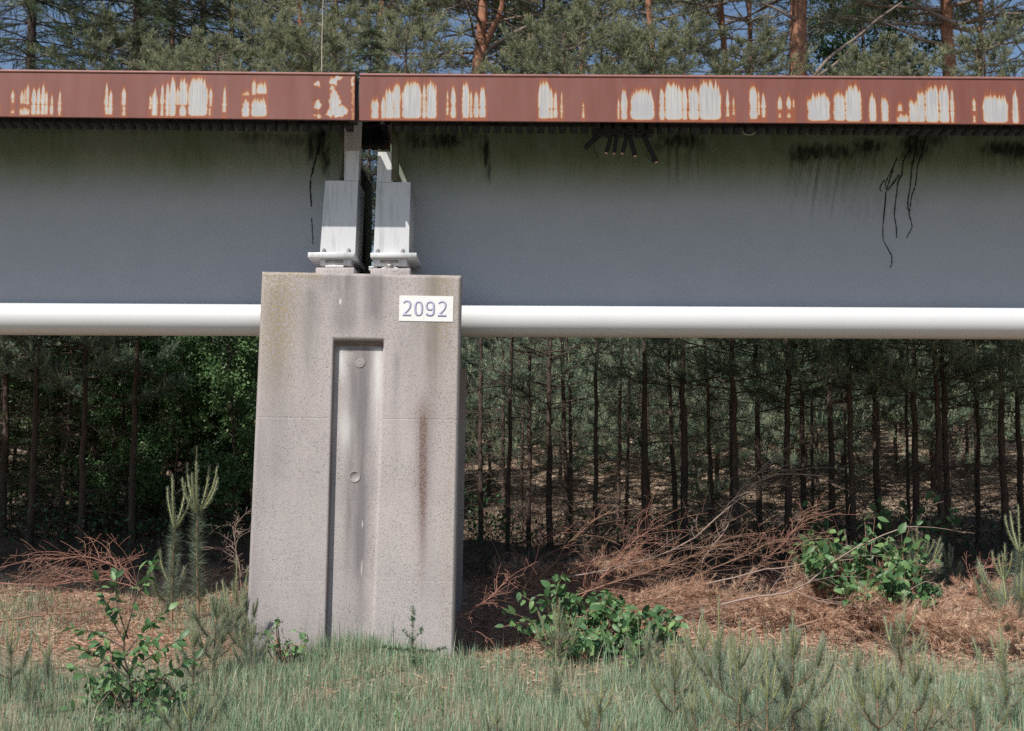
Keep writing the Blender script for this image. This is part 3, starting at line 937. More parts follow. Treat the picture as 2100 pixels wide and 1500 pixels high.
gq.add([corner(-1, yb, .01, v_low), corner(-1, yb, .01, 1), corner(1, yb, .01, 1), corner(1, yb, .01, v_low)], [(0, 3, 2, 1)])
gq.add([corner(-1, YP + CH, 0, 0), corner(1, YP + CH, 0, 0), corner(1, ys, 0, 0), corner(-1, ys, 0, 0)], [(0, 1, 2, 3)])
gq.add([corner(-1, ys + .001, .05, v_low), corner(1, ys + .001, .05, v_low), corner(1, yb, .05, v_low), corner(-1, yb, .05, v_low)], [(0, 1, 2, 3)])
kx0, kx1 = P(647, 560, YP)[0] - .03, P(842, 560, YP)[0] + .03
gq.box(kx0, kx1, ys + .002, YP + 1.2, 2.50, min(cTL[2], cTR[2]) - .004)          # core that carries the bearing pads
me = gq.mesh('shaft', M['concrete'])
grey = np.zeros(ppx.shape); rust_and_shade = np.zeros(ppx.shape); lich = np.zeros(ppx.shape); white = np.zeros(ppx.shape)
def gauss(cx, w, top, bot, ft=30, fb=120, lean=-.028):
    x = ppx - lean * (ppy - top)
    return np.exp(-((x - cx) / w) ** 2) * soft(ppy, top - ft, top + 1) * (1 - soft(ppy, bot - fb, bot))
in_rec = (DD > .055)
grey = np.maximum(grey, 1.0 * gauss(712, 26, 565, 700, 10, 40)); grey = np.maximum(grey, .8 * gauss(770, 26, 560, 700, 10, 60))
grey = np.maximum(grey, .55 * gauss(690, 60, 560, 640, 10, 70)); grey = np.maximum(grey, .7 * gauss(895, 26, 565, 1000, 10, 300))
grey = np.maximum(grey, .6 * gauss(815, 9, 740, 1000, 40, 200)); grey = np.maximum(grey, .5 * gauss(845, 30, 660, 900, 60, 200))
grey = np.maximum(grey, .45 * gauss(575, 30, 600, 1050, 20, 300)); grey = np.maximum(grey, .5 * gauss(640, 22, 600, 900, 20, 200))
grey = np.maximum(grey, .38 * gauss(525, 25, 900, 1330, 100, 100)); grey = np.maximum(grey, .3 * soft(ppy, 1150, 1300) * (ppx < 690))
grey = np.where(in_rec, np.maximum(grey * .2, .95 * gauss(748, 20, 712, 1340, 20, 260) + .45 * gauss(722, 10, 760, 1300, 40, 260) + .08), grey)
grey = np.where(in_rec & (ppy < 722), np.maximum(grey, .7), grey)  # shadow under the recess top, painted into the floor colour
rust_and_shade = np.maximum(1.3 * gauss(868, 10, 830, 1230, 14, 240, -.004) * soft(ppy, 815, 870), .75 * gauss(868, 17, 850, 1200, 60, 240, -.004))
lich = np.maximum(lich, .85 * gauss(572, 46, 575, 860, 20, 160)); lich = np.maximum(lich, .75 * gauss(905, 38, 570, 900, 10, 260)); lich = np.maximum(lich, .35 * gauss(930, 14, 700, 1350, 60, 100))
lich = np.maximum(lich, .9 * np.exp(-((ppy - 565) / 8) ** 2) * (ppx < 660))
white = np.where(in_rec, np.maximum(.85 * gauss(776, 9, 716, 930, 4, 160), .8 * gauss(702, 9, 716, 800, 4, 60)), 0)
white = np.maximum(white, np.where(in_rec, .55 * np.exp(-((ppx - 708) / 14) ** 2 - ((ppy - 880) / 40) ** 2), 0))
for cx, cy, rx, ry in ((698, 619, 2.5, 6), (743, 1075, 1.2, 8), (742, 1165, 1.4, 18)):
    white = np.maximum(white, np.clip(1.3 - ((ppx - cx + .03 * (ppy - cy)) / rx) ** 2 - ((ppy - cy) / ry) ** 2, 0, 1))
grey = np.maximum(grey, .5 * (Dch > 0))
reveal_shade = (DD > .004) & (DD < .0595) & (Dch == 0) & ((ppx < 705) | (ppy < 716)) & (ppx > 640) & (ppx < 800)
grey = np.where(reveal_shade, 1.3, grey); rust_and_shade = np.where(reveal_shade, np.maximum(rust_and_shade, .6), rust_and_shade)  # recess shade painted into the colour of the left and top reveals
for nm_, chans in (('stain_and_tone', (grey, rust_and_shade, lich)), ('stain_more', (white, white * 0, white * 0))):
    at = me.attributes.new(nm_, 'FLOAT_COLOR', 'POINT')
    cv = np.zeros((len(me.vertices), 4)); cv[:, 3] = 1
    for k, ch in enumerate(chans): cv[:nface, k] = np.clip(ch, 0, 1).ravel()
    if nm_ == 'stain_and_tone': cv[nface:, 0] = .45
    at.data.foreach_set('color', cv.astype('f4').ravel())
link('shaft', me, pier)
# round formwork plugs in the recess
for (cx, cy) in ((737.5, 743), (727.5, 978)):
    p = P(cx, cy, YP + .06)
    gq = Geo()
    a = np.linspace(0, 2 * math.pi, 25)[:-1]
    prof = [(.046, .0), (.045, -.004), (.040, -.004), (.038, .0), (.036, -.001), (.02, -.002), (.0, -.002)] if cy < 800 else [(.046, 0.0), (.045, -.003), (.041, -.003), (.040, -.001), (.0, -.001)]
    v = [(p[0] + r * math.cos(q), p[1] + d - .001, p[2] + r * math.sin(q)) for r, d in prof for q in a]
    q = []
    for k in range(len(prof) - 1):
        q += [(k * 24 + i, k * 24 + (i + 1) % 24, (k + 1) * 24 + (i + 1) % 24, (k + 1) * 24 + i) for i in range(24)]
    gq.add(v, q)
    fp = gq.build('formwork_plug', M['concrete'], pier)
    at = fp.data.attributes.new('stain_and_tone', 'FLOAT_COLOR', 'POINT'); at.data.foreach_set('color', np.tile([.5, 0, 0, 1], len(fp.data.vertices)).astype('f4'))
# bearing pads on top
def pad(x0, x1, y1, y0):
    p0, p1 = P(x0, y0, YP + .03), P(x1, y0, YP + .03)
    zt = P(x0, y1, YP + .03)[2]
    gq = Geo(); gq.box(p0[0], p1[0], YP + .025, YP + .75, min(cTL[2], cTR[2]) - .03, zt)
    o = gq.build('bearing_pad', M['concrete'], pier)
    bv = o.modifiers.new('bevel', 'BEVEL'); bv.width = .012; bv.segments = 2
    return zt
zpl = pad(647, 727, 549, 561); zpr = pad(759.5, 842, 550.5, 563)

# ------------------------------------------------------------------ bearings between pad and girder
def bearing(px0, px1, z_top, z_pad, npx, rock, label):
    x0, x1 = P(px0, 535, 9.62)[0], P(px1, 535, 9.62)[0]
    o = thing('bridge_bearing', label, 'bearing', ((x0 + x1) / 2, 9.62, z_pad), 0, 'steel bearings on top of the pier')
    w = (x1 - x0) / 2
    h = z_top - z_pad
    gq = Geo(); gq.box(-w, w, 0, .42, h * .38, h - .001)
    b = gq.build('upper_block', M['leg'], o); bv = b.modifiers.new('bevel', 'BEVEL'); bv.width = .004
    n0, n1 = P(npx[0], 534, 9.617)[0] - (x0 + x1) / 2, P(npx[1], 534, 9.617)[0] - (x0 + x1) / 2
    gq = Geo(); gq.box(n0, n1, -.005, .0, h * .60, h * .60 + .025)
    gq.build('name_plate', M['steel'], o)
    gq = Geo()
    if rock:
        pr = [(-.10, 0), (-.085, h * .10), (-.05, h * .27), (0, h * .36), (.05, h * .27), (.085, h * .10), (.10, 0)]
        gq.prism(pr, .0, .3); gq.build('rocker', M['leg'], o)
        gq = Geo(); gq.box(-.022, .022, -.012, -.001, h * .22, h * .50); gq.box(-.036, .036, -.02, -.001, h * .16, h * .215); gq.build('lug', M['steel'], o)
        gq = Geo(); gq.box(-w - .035, -w + .03, .02, .2, h * .05, h * .16); gq.box(-w - .035, -w + .03, .02, .2, h * .22, h * .36); gq.build('guide_bar', M['leg'], o)
    else:
        gq.box(-.06, .075, -.03, .25, h * .10, h * .37); gq.build('rocker', M['steel'], o)
        gq = Geo(); gq.tubes(np.array([(-.075, -.035, .018), (-.02, -.035, .018), (.03, -.035, .018), (.075, -.035, .018)]), np.array([.009, .009, .009, .011]), 8); gq.build('roller', M['leg'], o)
    gq = Geo(); gq.box(-w * .8, w * .8, .03, .36, 0, .012); gq.build('sole_plate', M['steel'], o)
    return o
bearing(656.5, 718, az, zpl, (667, 704), False, 'left bearing with a small roller bar under the left span')
bearing(764.5, 834, bz, zpr, (779.5, 817), True, 'right bearing with a half round white rocker under the right span')

# ------------------------------------------------------------------ number plate 2092
YS = YP - .0045
sign = thing('number_plate', 'white plate with grey painted number 2092 on the pier', 'sign', tuple(P(874, 633, YS)))
o0 = P(874, 633, YS)
t = NT('sign_white')
obj = t.coord()
c = t.mix(t.ramp(t.noise(26, 5, .7, obj), [(.55, 0.0), (.72, .5)]), (.80, .79, .78), (.62, .60, .58))
c = t.mix(t.math('MULTIPLY', t.ramp(t.noise(70, 4, .7, obj), [(.60, 0.0), (.66, .9)]), t.ramp(t.noise(6, 2, .5, obj), [(.45, 0.0), (.6, 1.0)])), c, (.33, .25, .22))
t.color(c).rough(.6)
pl = [P(819.2, 606.2, YS) - o0, P(930, 608, YS) - o0, P(929, 660.2, YS) - o0, P(818, 658.5, YS) - o0]
gq = Geo(); gq.prism([(p[0], p[2]) for p in pl], 0, .0035); gq.build('plate', t.m, sign)
M['digit'] = plain('digit_paint', (.40, .40, .52), .7, 0, 60, .25)
def stroke(paths, w):
    gq = Geo()
    for pi_, path in enumerate(paths):
        q = np.array([(P(780 + x / 10.5, 580 + y / 10.5, YS) - o0)[[0, 2]] for x, y in path])
        tn = np.gradient(q, axis=0); tn /= np.linalg.norm(tn, axis=1, keepdims=True)
        nn = np.stack((-tn[:, 1], tn[:, 0]), 1)
        Lp, Rp = q + nn * w / 2, q - nn * w / 2
        k = len(q)
        v = np.concatenate([np.stack((s[:, 0], np.full(k, yy), s[:, 1]), 1) for yy in (-.0012 - .0006 * pi_, -.0001 - .0002 * pi_) for s in (Lp, Rp)])
        f = []
        for i in range(k - 1):
            f += [(i, i + 1, k + i + 1, k + i), (i, 2 * k + i, 2 * k + i + 1, i + 1), (k + i, k + i + 1, 3 * k + i + 1, 3 * k + i)]
        gq.add(v, f)
    return gq
def dense(p, n=26):
    q = bez([(x, y, 0) for x, y in p], n); return [(a[0], a[1]) for a in q]
WD = 34 / 10.5 * (YS / F) * 1.5
two = lambda dx, dy: [dense([(497 + dx, 440 + dy), (525 + dx, 408 + dy), (575 + dx, 396 + dy), (622 + dx, 412 + dy), (646 + dx, 460 + dy), (637 + dx, 525 + dy), (598 + dx, 585 + dy), (496 + dx, 690 + dy)]), [(478 + dx, 694 + dy), (560 + dx, 694 + dy), (664 + dx, 696 + dy)]]
ang = np.linspace(0, 2 * math.pi, 41)
se = lambda c, e=2.6: np.sign(c) * np.abs(c) ** (2 / e)
zero = [[(825 + 73 * se(math.cos(q)), 558 + 142 * se(math.sin(q))) for q in ang]]
nine = [[(1073 + 76 * se(math.cos(q), 2.2), 500 + 84 * se(math.sin(q), 2.2)) for q in ang], dense([(1149, 490), (1148, 560), (1146, 640), (1122, 690), (1072, 704), (1022, 692), (992, 662)])]
for pth in (two(0, 0), zero, nine, two(758, 14)):
    stroke(pth, WD).build('digit', M['digit'], sign)
# ------------------------------------------------------------------ the wood behind
def unit(v):
    v = np.asarray(v, float)
    return v / (np.linalg.norm(v, axis=-1, keepdims=True) + 1e-9)

def pine_meshes(seed, H, r0, live0, L0, dz=.42, dead=5, ntw=7, npn=26, nl=.06, w=.0045, candles=3, bend=.06, barkm='bark', brm=None, nm='needle_cool', dead_from=.35, top_only=None, dead_len=.8, shoot=.2, cl=(.07, .16), cn=12, needlem='needle'):
    """trunk, dead lower branches, live branches and needle crown of a Scots pine"""
    r = np.random.default_rng(seed)
    K = 16
    zz = np.linspace(0, H, K)
    bx = bend * np.sin(zz * .5 + r.random() * 6) * zz / H + bend * .12 * r.normal(size=K) + r.normal() * .012 * zz; by = bend * np.sin(zz * .43 + r.random() * 6) * zz / H + bend * .12 * r.normal(size=K)
    bx -= bx[0]; by -= by[0]
    tr = np.stack((bx, by, zz - .15), 1)
    rad = r0 * (1 - zz / H) ** .75 + .008
    rad[0] *= 1.25
    trunk = Geo(); trunk.tubes(tr, rad, 9)
    deadG, woodG, crown = Geo(), Geo(), Geo()
    at = lambda z: np.array((np.interp(z, zz, bx), np.interp(z, zz, by), z))
    z = dead_from
    S0, SD, SL, ST_, C0, CD, CL = [], [], [], [], [], [], []
    while z < H - .15:
        nb = int(r.integers(3, 6)) if z > live0 else int(r.integers(2, dead + 1))
        a0 = r.random() * 6.28
        for k in range(nb):
            az = a0 + k * 6.28 / nb + r.normal() * .25
            zb = z + r.normal() * .06
            out = np.array((math.cos(az), math.sin(az), 0))
            if zb < live0:
                Lb = dead_len * (.45 + .9 * r.random())
                up = r.uniform(-.15, .55)
                s = np.linspace(0, 1, 6)
                pts = at(zb) + s[:, None] * Lb * out + np.stack((0 * s, 0 * s, up * Lb * s - .35 * Lb * s * s), 1) + r.normal(size=(6, 3)) * .018 * s[:, None]
                deadG.tubes(pts, np.linspace(.0065, .0025, 6), 3)
                nt = int(r.integers(6, 13))
                q = r.uniform(.25, 1, nt)
                b = np.stack([np.interp(q, s, pts[:, i]) for i in range(3)], 1)
                d = unit(out * .6 + r.normal(size=(nt, 3)) * .7) * (r.uniform(.12, .4, nt) * Lb)[:, None]
                tw = b[:, None] + d[:, None] * np.array([0, .5, 1])[None, :, None] + np.array([0, 0, -.03])[None, None] * np.array([0, .3, 1])[None, :, None]
                deadG.tubes(tw, np.array([.003, .0025, .0015]), 3)
            else:
                fr = (zb - live0) / max(.1, H - live0)
                Lb = L0 * (.35 + .65 * math.sin(math.pi * min(1, .28 + .72 * fr)) ** .8) * (1 - fr ** 3 * .75) * r.uniform(.7, 1.15)
                up = .15 + .6 * fr + r.normal() * .12
                s = np.linspace(0, 1, 7)
                pts = at(zb) + s[:, None] * Lb * out + np.stack((0 * s, 0 * s, Lb * (up * s * (.45 + .4 * s))), 1) + r.normal(size=(7, 3)) * .03 * Lb * s[:, None]
                woodG.tubes(pts, np.linspace(max(.010, r0 * .22) * (.5 + .5 * min(1, Lb / L0)), .004, 7), 4)
                if top_only is not None and zb + up * Lb < top_only: continue
                nt = max(3, int(ntw * (.5 + .5 * Lb / L0)))
                q = np.concatenate((r.uniform(.3, 1, nt), [1.0]))
                b = np.stack([np.interp(q, s, pts[:, i]) for i in range(3)], 1)
                side = np.cross(out, (0, 0, 1))
                d = unit(out * .7 + side[None] * r.normal(size=(nt + 1, 1)) * .8 + np.array((0, 0, 1)) * r.uniform(-.1, .8, (nt + 1, 1)))
                lt = (r.uniform(.12, .34, nt + 1) * Lb * .6 + .10)
                tw = b[:, None] + d[:, None] * lt[:, None, None] * np.array([0, .5, 1])[None, :, None]
                tw[:, 2, 2] += .15 * lt
                woodG.tubes(tw, np.array([.006, .0045, .003]), 3)
                # secondary shoots on every twig
                for f in (.3, .5, .68, .85, 1.0):
                    S0.append(b + d * (lt * f * .9)[:, None])
                    dd = unit(d + .55 * r.normal(size=d.shape) + np.array((0, 0, .35)))
                    SD.append(dd); SL.append(np.full(len(b), shoot * (.6 + .4 * f)) * r.uniform(.6, 1.2, len(b)))
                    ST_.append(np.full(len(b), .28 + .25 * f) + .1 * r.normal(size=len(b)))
                if candles:
                    for _ in range(candles):
                        m = r.random(len(b)) < .75
                        C0.append((b + d * lt[:, None])[m]); CD.append(unit(d * .35 + np.array((0, 0, 1)) + .25 * r.normal(size=d.shape))[m]); CL.append(r.uniform(cl[0], cl[1], m.sum()))
        z += dz * r.uniform(.75, 1.25)
    if S0:
        S0, SD, SL, ST_ = map(np.concatenate, (S0, SD, SL, ST_))
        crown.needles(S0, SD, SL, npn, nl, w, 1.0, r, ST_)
        if candles and C0:
            C0, CD, CL = map(np.concatenate, (C0, CD, CL))
            crown.needles(C0, CD, CL, cn, nl * .5, w * 1.2, .5, r, 1.0)
    d = {'trunk': trunk.mesh('trunk', M[barkm], True, False), 'branches': woodG.mesh('branches', M[brm or barkm], True, False), 'crown': crown.mesh('crown', M[needlem])}
    if deadG.n: d['dead_branches'] = deadG.mesh('dead_branches', M['twig_dark'], False, False)
    return d

def spruce_meshes(seed, H, r0, L0, z0=1.0, fac=1.0):
    r = np.random.default_rng(seed)
    trunk, wood, crown = Geo(), Geo(), Geo()
    zz = np.linspace(0, H, 10)
    trunk.tubes(np.stack((0 * zz, 0 * zz, zz - .1), 1), r0 * (1 - zz / H) + .006, 8)
    S0, SD, SL, TT = [], [], [], []
    z = z0
    while z < H - .1:
        nb = 6
        a0 = r.random() * 6.28
        for k in range(nb):
            az = a0 + k * 6.28 / nb + r.normal() * .2
            out = np.array((math.cos(az), math.sin(az), 0)); side = np.cross(out, (0, 0, 1))
            Lb = L0 * (1 - z / H) ** .8 * r.uniform(.75, 1.1) + .1
            s = np.linspace(0, 1, 7)
            pts = np.array((0, 0, z)) + s[:, None] * Lb * out + np.stack((0 * s, 0 * s, Lb * (.12 * s - .42 * s ** 2 + .2 * s ** 3)), 1)
            wood.tubes(pts, np.linspace(.014, .004, 7), 4)
            nt = int((6 + Lb * 13) * fac)
            q = r.uniform(.12, 1, nt)
            b = np.stack([np.interp(q, s, pts[:, i]) for i in range(3)], 1)
            sg = np.where(r.random(nt) < .5, -1, 1)[:, None]
            d = unit(out * .75 + side[None] * sg * .8 + np.array((0, 0, -.35)) + .2 * r.normal(size=(nt, 3)))
            lt = (.12 + .42 * Lb * (1 - q) * .6 + .12 * r.random(nt)) * .9
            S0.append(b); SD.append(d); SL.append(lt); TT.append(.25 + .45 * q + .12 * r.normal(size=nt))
            wood.tubes(b[:, None] + d[:, None] * lt[:, None, None] * np.array([0, .5, 1])[None, :, None], np.array([.004, .003, .002]), 3)
        z += .34 * r.uniform(.8, 1.2)
    S0, SD, SL, TT = map(np.concatenate, (S0, SD, SL, TT))
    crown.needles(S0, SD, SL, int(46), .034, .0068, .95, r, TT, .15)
    return {'trunk': trunk.mesh('trunk', M['bark'], True, False), 'branches': wood.mesh('branches', M['bark'], False, False), 'crown': crown.mesh('crown', M['spruce'])}

def leaf_geo(L=1.0, W=.55, curl=.18, fold=.12, tip=.0):
    """one leaf: petiole at the origin, blade along +y, a little folded and curled"""
    ys = np.array([.0, .12, .32, .55, .78, 1.0]) * L
    wd = np.array([.0, .30, .49, .47, .29, .0]) * W * L
    v, f = [], []
    for y, w_ in zip(ys, wd):
        z = -curl * L * (y / L) ** 2
        v += [(-w_, y, z + fold * w_), (0, y, z), (w_, y, z + fold * w_)]
    for i in range(5):
        a = 3 * i
        f += [(a, a + 1, a + 4, a + 3), (a + 1, a + 2, a + 5, a + 4)]
    return v, f

LEAF_V, LEAF_F = leaf_geo()
LEAF_V = np.array(LEAF_V); LEAF_F = np.array(LEAF_F)
def leaf_cloud(geo, pos, dirs, size, rng, tint):
    """many joined leaves (far foliage): one folded pair of triangles per leaf"""
    k = len(pos)
    d = unit(dirs); up = unit(rng.normal(size=(k, 3)) * .8 + np.array((-.3, -.7, .6)))
    s = unit(np.cross(d, up)); n = np.cross(s, d)
    size = np.broadcast_to(size, (k,))[:, None]
    a = pos; b = pos + d * size * .5 + s * size * .30 + n * size * .05; c = pos + d * size; e = pos + d * size * .5 - s * size * .30 + n * size * .05
    v = np.stack((a, b, c, e), 1).reshape(-1, 3)
    i = np.arange(k)[:, None] * 4
    geo.add(v, np.concatenate((i + np.array([[0, 1, 2]]), i + np.array([[0, 2, 3]]))), np.repeat(tint + .2 * rng.normal(size=k), 4))

def broadleaf_meshes(seed, H, r0, R, z0, nl, size, mat='leaf'):
    r = np.random.default_rng(seed)
    trunk, wood, crown = Geo(), Geo(), Geo()
    zz = np.linspace(0, H, 10)
    trunk.tubes(np.stack((.1 * np.sin(zz), .1 * np.cos(zz * .8), zz - .1), 1), r0 * (1 - zz / H) + .006, 7)
    nb = int(22 * (H - z0))
    per = nl // (nb * 6)
    for k in range(nb):
        z = r.uniform(z0, H * .98)
        az = r.random() * 6.28
        d = unit(np.array((math.cos(az), math.sin(az), r.uniform(-.1, .7))))
        Lb = R * r.uniform(.4, 1.0) * (1 - .5 * max(0, (z - z0) / (H - z0)) ** 2)
        s = np.linspace(0, 1, 5)
        pts = np.array((.1 * math.sin(z), .1 * math.cos(z * .8), z)) + s[:, None] * d * Lb + r.normal(size=(5, 3)) * .05 * Lb * s[:, None]
        wood.tubes(pts, np.linspace(.012, .004, 5), 3)
        for j in range(6):
            q = r.uniform(.3, 1)
            b = np.array([np.interp(q, s, pts[:, i]) for i in range(3)])
            dd = unit(d + .8 * r.normal(size=3)); ll = r.uniform(.12, .4)
            wood.tubes(np.array([b, b + dd * ll * .5, b + dd * ll]), np.array([.004, .003, .002]), 3)
            pos = b + dd * ll * r.random((per, 1)) + .07 * r.normal(size=(per, 3))
            leaf_cloud(crown, pos, unit(dd + .9 * r.normal(size=(per, 3)) + np.array((0, 0, -.2))), size * r.uniform(.7, 1.2, per), r, .45 + .15 * r.normal())
    return {'trunk': trunk.mesh('trunk', M['bark'], True, False), 'branches': wood.mesh('branches', M['twig_dark'], False, False), 'crown': crown.mesh('crown', M[mat])}

def tree(name, label, cat, meshes, loc, rz, group, s=1.0):
    o = thing(name, label, cat, loc, rz, group)
    o.scale = (s, s, s)
    for k in ('trunk', 'dead_branches', 'branches', 'crown'):
        if k in meshes: link(k, meshes[k], o)
    return o

ORD = ['first', 'second', 'third', 'fourth', 'fifth', 'sixth', 'seventh', 'eighth', 'ninth', 'tenth', 'eleventh', 'twelfth', 'thirteenth', 'fourteenth', 'fifteenth', 'sixteenth', 'seventeenth', 'eighteenth', 'nineteenth', 'twentieth']
R = random.Random(4)

# young pines of the wood's edge
YP_ = [pine_meshes(100 + i, H, r0 * .60, l0, L, dz=.33, dead=6, ntw=ntw, npn=22, nl=.068, w=.0062, candles=3, dead_len=.62, needlem='needle_cool')
       for i, (H, r0, l0, L, ntw) in enumerate(((4.6, .056, 3.4, .95, 5), (4.4, .046, 3.3, .85, 5), (4.3, .066, 1.9, 1.05, 10), (4.4, .040, 3.3, .8, 5), (4.0, .062, 1.6, 1.05, 10), (4.2, .034, 3.2, .75, 5)))]
LP_ = [pine_meshes(120 + i, H, r0, l0, L, dz=.30, dead=4, ntw=10, npn=22, nl=.078, w=.0085, candles=5, dead_len=.5, cl=(.14, .30), cn=24, needlem='needle_cool')
       for i, (H, r0, l0, L) in enumerate(((4.3, .035, .7, 1.15), (3.7, .030, .5, 1.05), (4.8, .042, .9, 1.2)))]
front = [(20, 14.2, 2), (75, 13.6, 4), (135, 14.6, 1), (175, 13.4, 4), (243, 14.8, 1), (280, 13.6, 0), (330, 15.2, 5), (400, 14.9, 3), (505, 15.4, 5),
         (985, 14.6, 1), (1040, 13.9, 5), (1085, 14.8, 3), (1128, 14.2, 4), (1165, 15.0, 1), (1222, 13.6, 3), (1262, 15.0, 5), (1322, 13.5, 0), (1385, 14.2, 1), (1404, 13.7, 2), (1460, 14.8, 5), (1503, 13.4, 2), (1552, 14.6, 4),
         (1608, 13.6, 2), (1645, 14.6, 4), (1700, 14.0, 4), (1740, 13.4, 0), (1790, 14.2, 2), (1872, 13.6, 2), (1918, 13.2, 4), (1936, 13.5, 4), (1992, 14.6, 5), (2045, 13.8, 2), (2085, 14.4, 4)]
YP_EXTRA = list(((-90, 14.2, 2), (-200, 13.8, 0), (-300, 14.5, 4), (2165, 13.6, 0), (2230, 14.4, 2), (2310, 13.9, 4), (2400, 14.4, 1)))
fl = [f for f in front if f[0] < 700][::-1]; fr_ = [f for f in front if f[0] > 700]
kind = ['straight', 'slim', 'stout', 'thin', 'bushy', 'small thin']
for side, lst in (('left', fl), ('right', fr_)):
    for i, (px, Y, v) in enumerate(lst):
        if i < 20 and side == 'right' or side == 'left':
            lab = '%s young pine at the shaded wood edge, %s trunk %s of the pier' % (kind[v], ORD[i], side)
        else:
            k = len(lst) - 1 - i
            lab = '%s young pine at the shaded wood edge, %s trunk from the right margin' % (kind[v], ORD[k])
        tree('young_pine', lab, 'pine tree', YP_[v], tuple(GP(px, Y)), R.random() * 6.28, 'young pines along the edge of the wood', R.uniform(.94, 1.06))
def zone(px):
    if px < 270: return 'toward the left margin'
    if px < 735: return 'just left of the pier'
    if px < 1150: return 'just right of the pier'
    if px < 1500: return 'above the bare twigs of the heap'
    if px < 1800: return 'above the thick grey fork of the heap'
    return 'toward the right margin'
for px, Y, v in YP_EXTRA:
    tree('young_pine', 'young pine of the wood edge just beyond the %s margin' % ('left' if px < 0 else 'right'), 'pine tree', YP_[v], tuple(GP(px, Y)), px * .1, 'young pines beyond the %s margin' % ('left' if px < 0 else 'right'))
rq = np.random.default_rng(91)
for k in range(19):
    px = -30 + (k + rq.uniform(.1, .9)) * 2160 / 19
    if 525 < px < 945: continue
    side = 'left' if px < 735 else 'right'
    tree('young_pine', 'thin pine stem behind the front row %s' % zone(px), 'pine tree', YP_[(1, 3, 5)[k % 3]], tuple(GP(px, 15.6 + rq.uniform(-.5, .6))), rq.random() * 6.28, 'thin pines behind the front row, %s' % zone(px), rq.uniform(.72, .95))
# lower sunlit pines deeper in, nothing tells one from the next
rr = np.random.default_rng(21)
for row, Y0 in enumerate((17.2, 18.6, 20.2, 22.2, 24.6, 27.6, 31.0)):
    cnt = (13, 18, 20, 22, 24, 25, 25)[row]
    for k in range(cnt):
        px = -420 + (k + rr.uniform(.1, .9)) * 2940 / cnt
        Y = Y0 + rr.uniform(-.6, .6)
        side = 'left' if px < 735 else 'right'
        if row < 7: me, lab, gr = LP_[int(rr.integers(0, 3))], 'low bushy pine %s in the wood %s' % (('deeper', 'far back')[row > 2], zone(px)), 'low pines %s in the wood, %s' % (('deeper', 'far back')[row > 2], zone(px))
        else: me, lab, gr = YP_[int(rr.integers(0, 6))], 'slim pine far back in the wood behind the %s span' % side, 'slim pines far back behind the %s span' % side
        tree('young_pine', lab, 'pine tree', me, tuple(GP(px, Y)), rr.random() * 6.28, gr, rr.uniform(.62, .95))

